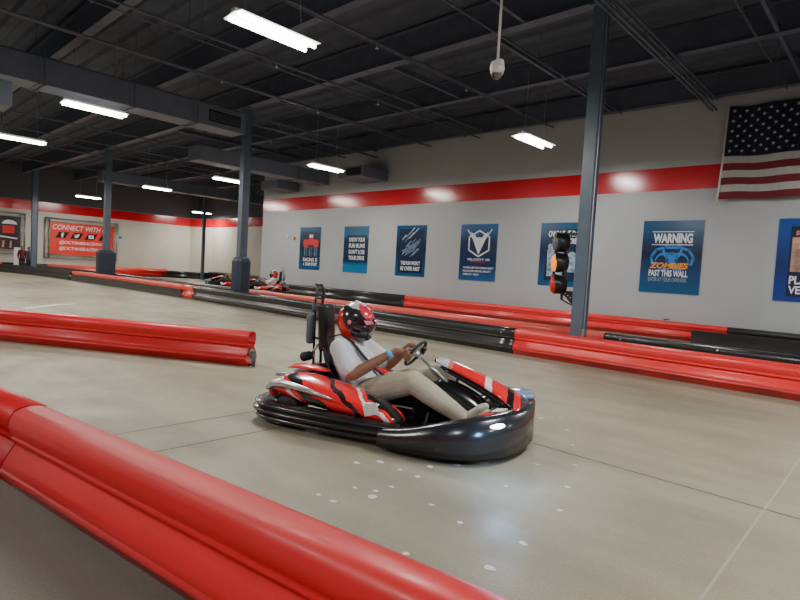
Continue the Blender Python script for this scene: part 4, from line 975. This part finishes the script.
kart = make_kart(); TH = R(17)
kart.location = (-3.44, 3.635, 0); kart.rotation_euler = (0, 0, TH)
tag(kart, 'red and black electric go-kart with glowing headlight in the near lane', 'go-kart')
drv = make_driver(); drv.location = kart.location; drv.rotation_euler = (0, 0, TH)
tag(drv, 'person in white t-shirt, khaki trousers and red black helmet driving the near kart', 'person')
lp = bpy.data.lights.new('headlight_glow', 'POINT'); lp.energy = 2.2; lp.color = (.35, .6, 1); lp.shadow_soft_size = .05; lp.specular_factor = 0; lp.energy = 7  # added point light in mid-air ahead of the headlight, tints the bumper blue
lo = bpy.data.objects.new('headlight_glow', lp); COL.objects.link(lo)
v_ = Matrix.Rotation(TH, 3, 'Z') @ Vector((1.34, -.86, .36)); lo.location = Vector(kart.location) + v_

def override(o, fn):
    for ch in o.children_recursive:
        m_ = fn(ch.name.split('.')[0])
        if m_ and ch.material_slots:
            ch.material_slots[0].link = 'OBJECT'; ch.material_slots[0].material = m_
for (x, y, rz, lk, ld, fn) in [
    (-21.55, 14.15, 214, 'distant go-kart just right of the navy padded pillar', 'distant person in white shirt and dark trousers wearing a red helmet', lambda n: {'trousers': M['dark_cloth'], 'shoe': M['dark_cloth']}.get(n)),
    (-25.0, 14.45, 212, 'distant go-kart half hidden behind the navy padded pillar', 'distant person in a white helmet half hidden behind the padded pillar', lambda n: {'helmet': WHELM, 'trousers': M['dark_cloth'], 't_shirt': mat('pinkish_grey_shirt', (.5, .4, .42), .8), 'shoe': M['dark_cloth']}.get(n))]:
    k2 = copy_tree(kart); k2.location = (x, y, 0); k2.rotation_euler = (0, 0, R(rz)); tag(k2, lk, 'go-kart', 'distant go-karts')
    override(k2, lambda n: {'headlight': M['white']}.get(n))
    d2 = copy_tree(drv); d2.location = (x, y, 0); d2.rotation_euler = (0, 0, R(rz)); tag(d2, ld, 'person', 'distant kart drivers')
    override(d2, fn)

# ------------------------------------------------------------------ two people standing far left behind the barrier
def stander(x, y, rz, h, top_m, low_m, label, tl):
    root = empty('standing_person', (x, y, 0), rz, label, 'person'); k = h / 1.75
    V = lambda a, b_, c: Vector((a, b_, c)) * k
    bm = BM()
    for s in (-1, 1):
        chain(bm, [V(0, s * .09, .90), V(.03, s * .10, .48), V(0, s * .11, .09)], [.085 * k, .055 * k, .04 * k]); chain(bm, [V(-.02, s * .11, .05), V(.16, s * .13, .035)], [.04 * k, .032 * k])
        chain(bm, [V(0, s * .19, 1.42), V(-.03, s * .25, 1.13), V(.12, s * .22, .93)], [.05 * k, .04 * k, .028 * k])
        hb = V(.12, s * .22, .93)
        for f in range(4): chain(bm, [hb, hb + V(.03, s * (.018 - f * .012), -.06), hb + V(.05, s * (.016 - f * .011), -.10 - .008 * (f in (1, 2)))], [.02 * k, .011 * k, .009 * k])
        chain(bm, [hb, hb + V(.04, -s * .03, -.045)], [.015 * k, .011 * k])
    chain(bm, [V(0, 0, .95), V(0, 0, 1.2), V(0, 0, 1.36)], [.13 * k, .13 * k, .14 * k]); chain(bm, [V(0, 0, 1.4), V(.02, 0, 1.58)], [.055 * k, .052 * k])
    ball(bm, V(.02, 0, 1.64), (.095 * k, .075 * k, .115 * k)); ball(bm, V(.115, 0, 1.63), (.017, .013, .022)); ball(bm, V(.06, 0, 1.56), (.045, .045, .04))
    for s in (-1, 1): ball(bm, V(.015, s * .077, 1.64), (.018, .01, .028))
    remesh('body', bm, .011, M['skin'], root, 2)
    bm = BM(); chain(bm, [V(0, 0, .93), V(0, 0, 1.2), V(0, 0, 1.36)], [.155 * k, .15 * k, .155 * k]); chain(bm, [V(0, -.13, 1.40), V(0, .13, 1.40)], [.09 * k] * 2)
    for s in (-1, 1): chain(bm, [V(0, s * .17, 1.42), V(-.03, s * .25, 1.13), V(.10, s * .22, .97)], [.075 * k, .062 * k, .045 * k])
    remesh('jacket', bm, .013, top_m, root, 2)['label'] = tl
    bm = BM(); chain(bm, [V(0, -.05, .90), V(0, .05, .90)], [.13 * k] * 2)
    for s in (-1, 1): chain(bm, [V(0, s * .09, .88), V(.03, s * .10, .48), V(0, s * .11, .12)], [.105 * k, .075 * k, .062 * k])
    remesh('trousers', bm, .013, low_m, root, 2)
    bm = BM(); ball(bm, V(0, 0, 1.675), (.108 * k, .088 * k, .105 * k)); bmesh.ops.delete(bm, geom=[v for v in bm.verts if v.co.x > .05 * k and v.co.z < 1.70 * k], context='VERTS'); obj('hair', bm, M['dark_cloth'], root, True)
    return root
stander(-41.8, 9.30, R(-20), 1.56, M['maroon'], M['dark_cloth'], 'person in a maroon jacket standing at far left beside the pillar', 'maroon jacket')
stander(-42.3, 9.78, R(20), 1.54, M['teal'], M['dark_cloth'], 'person in a teal green jacket standing nearest the far left pillar', 'teal green jacket')
root = empty('display_board', (-42.5, 9.16, 0), 0, 'narrow white board standing left of the maroon jacket', 'board')
bm = BM(); bx2(bm, (-.03, -.16, .08), (.03, .16, 1.48), .01); obj('board_panel', bm, M['white'], root)
bm = BM(); bx2(bm, (-.2, -.18, 0), (.2, .18, .08), .01); obj('board_foot', bm, M['duct'], root)

# ------------------------------------------------------------------ camera
yaw, pit, roll, f = .7483, .0534, .0578, 550.54
cy, sy = math.cos(yaw), math.sin(yaw); cp, spn = math.cos(pit), math.sin(pit)
fw = Vector((-sy * cp, cy * cp, -spn)); r = Vector((cy, sy, 0)); u = r.cross(fw)
r2 = r * math.cos(roll) + u * math.sin(roll); u2 = -r * math.sin(roll) + u * math.cos(roll)
cam = bpy.data.cameras.new('camera'); cam.sensor_width = 36; cam.lens = f / 800 * 36; cam.clip_end = 200
co = bpy.data.objects.new('camera', cam); COL.objects.link(co)
mw = Matrix((( r2.x, u2.x, -fw.x, 0), (r2.y, u2.y, -fw.y, 0), (r2.z, u2.z, -fw.z, H), (0, 0, 0, 1)))
co.matrix_world = mw; sc.camera = co

w = bpy.data.worlds.new('world'); sc.world = w; w.use_nodes = True
w.node_tree.nodes['Background'].inputs[0].default_value = (.5, .52, .56, 1); w.node_tree.nodes['Background'].inputs[1].default_value = .3
sc.view_settings.view_transform = 'AgX'; sc.view_settings.look = 'None'; sc.view_settings.exposure = .55
sc.cycles.use_denoising = True; sc.cycles.max_bounces = 6
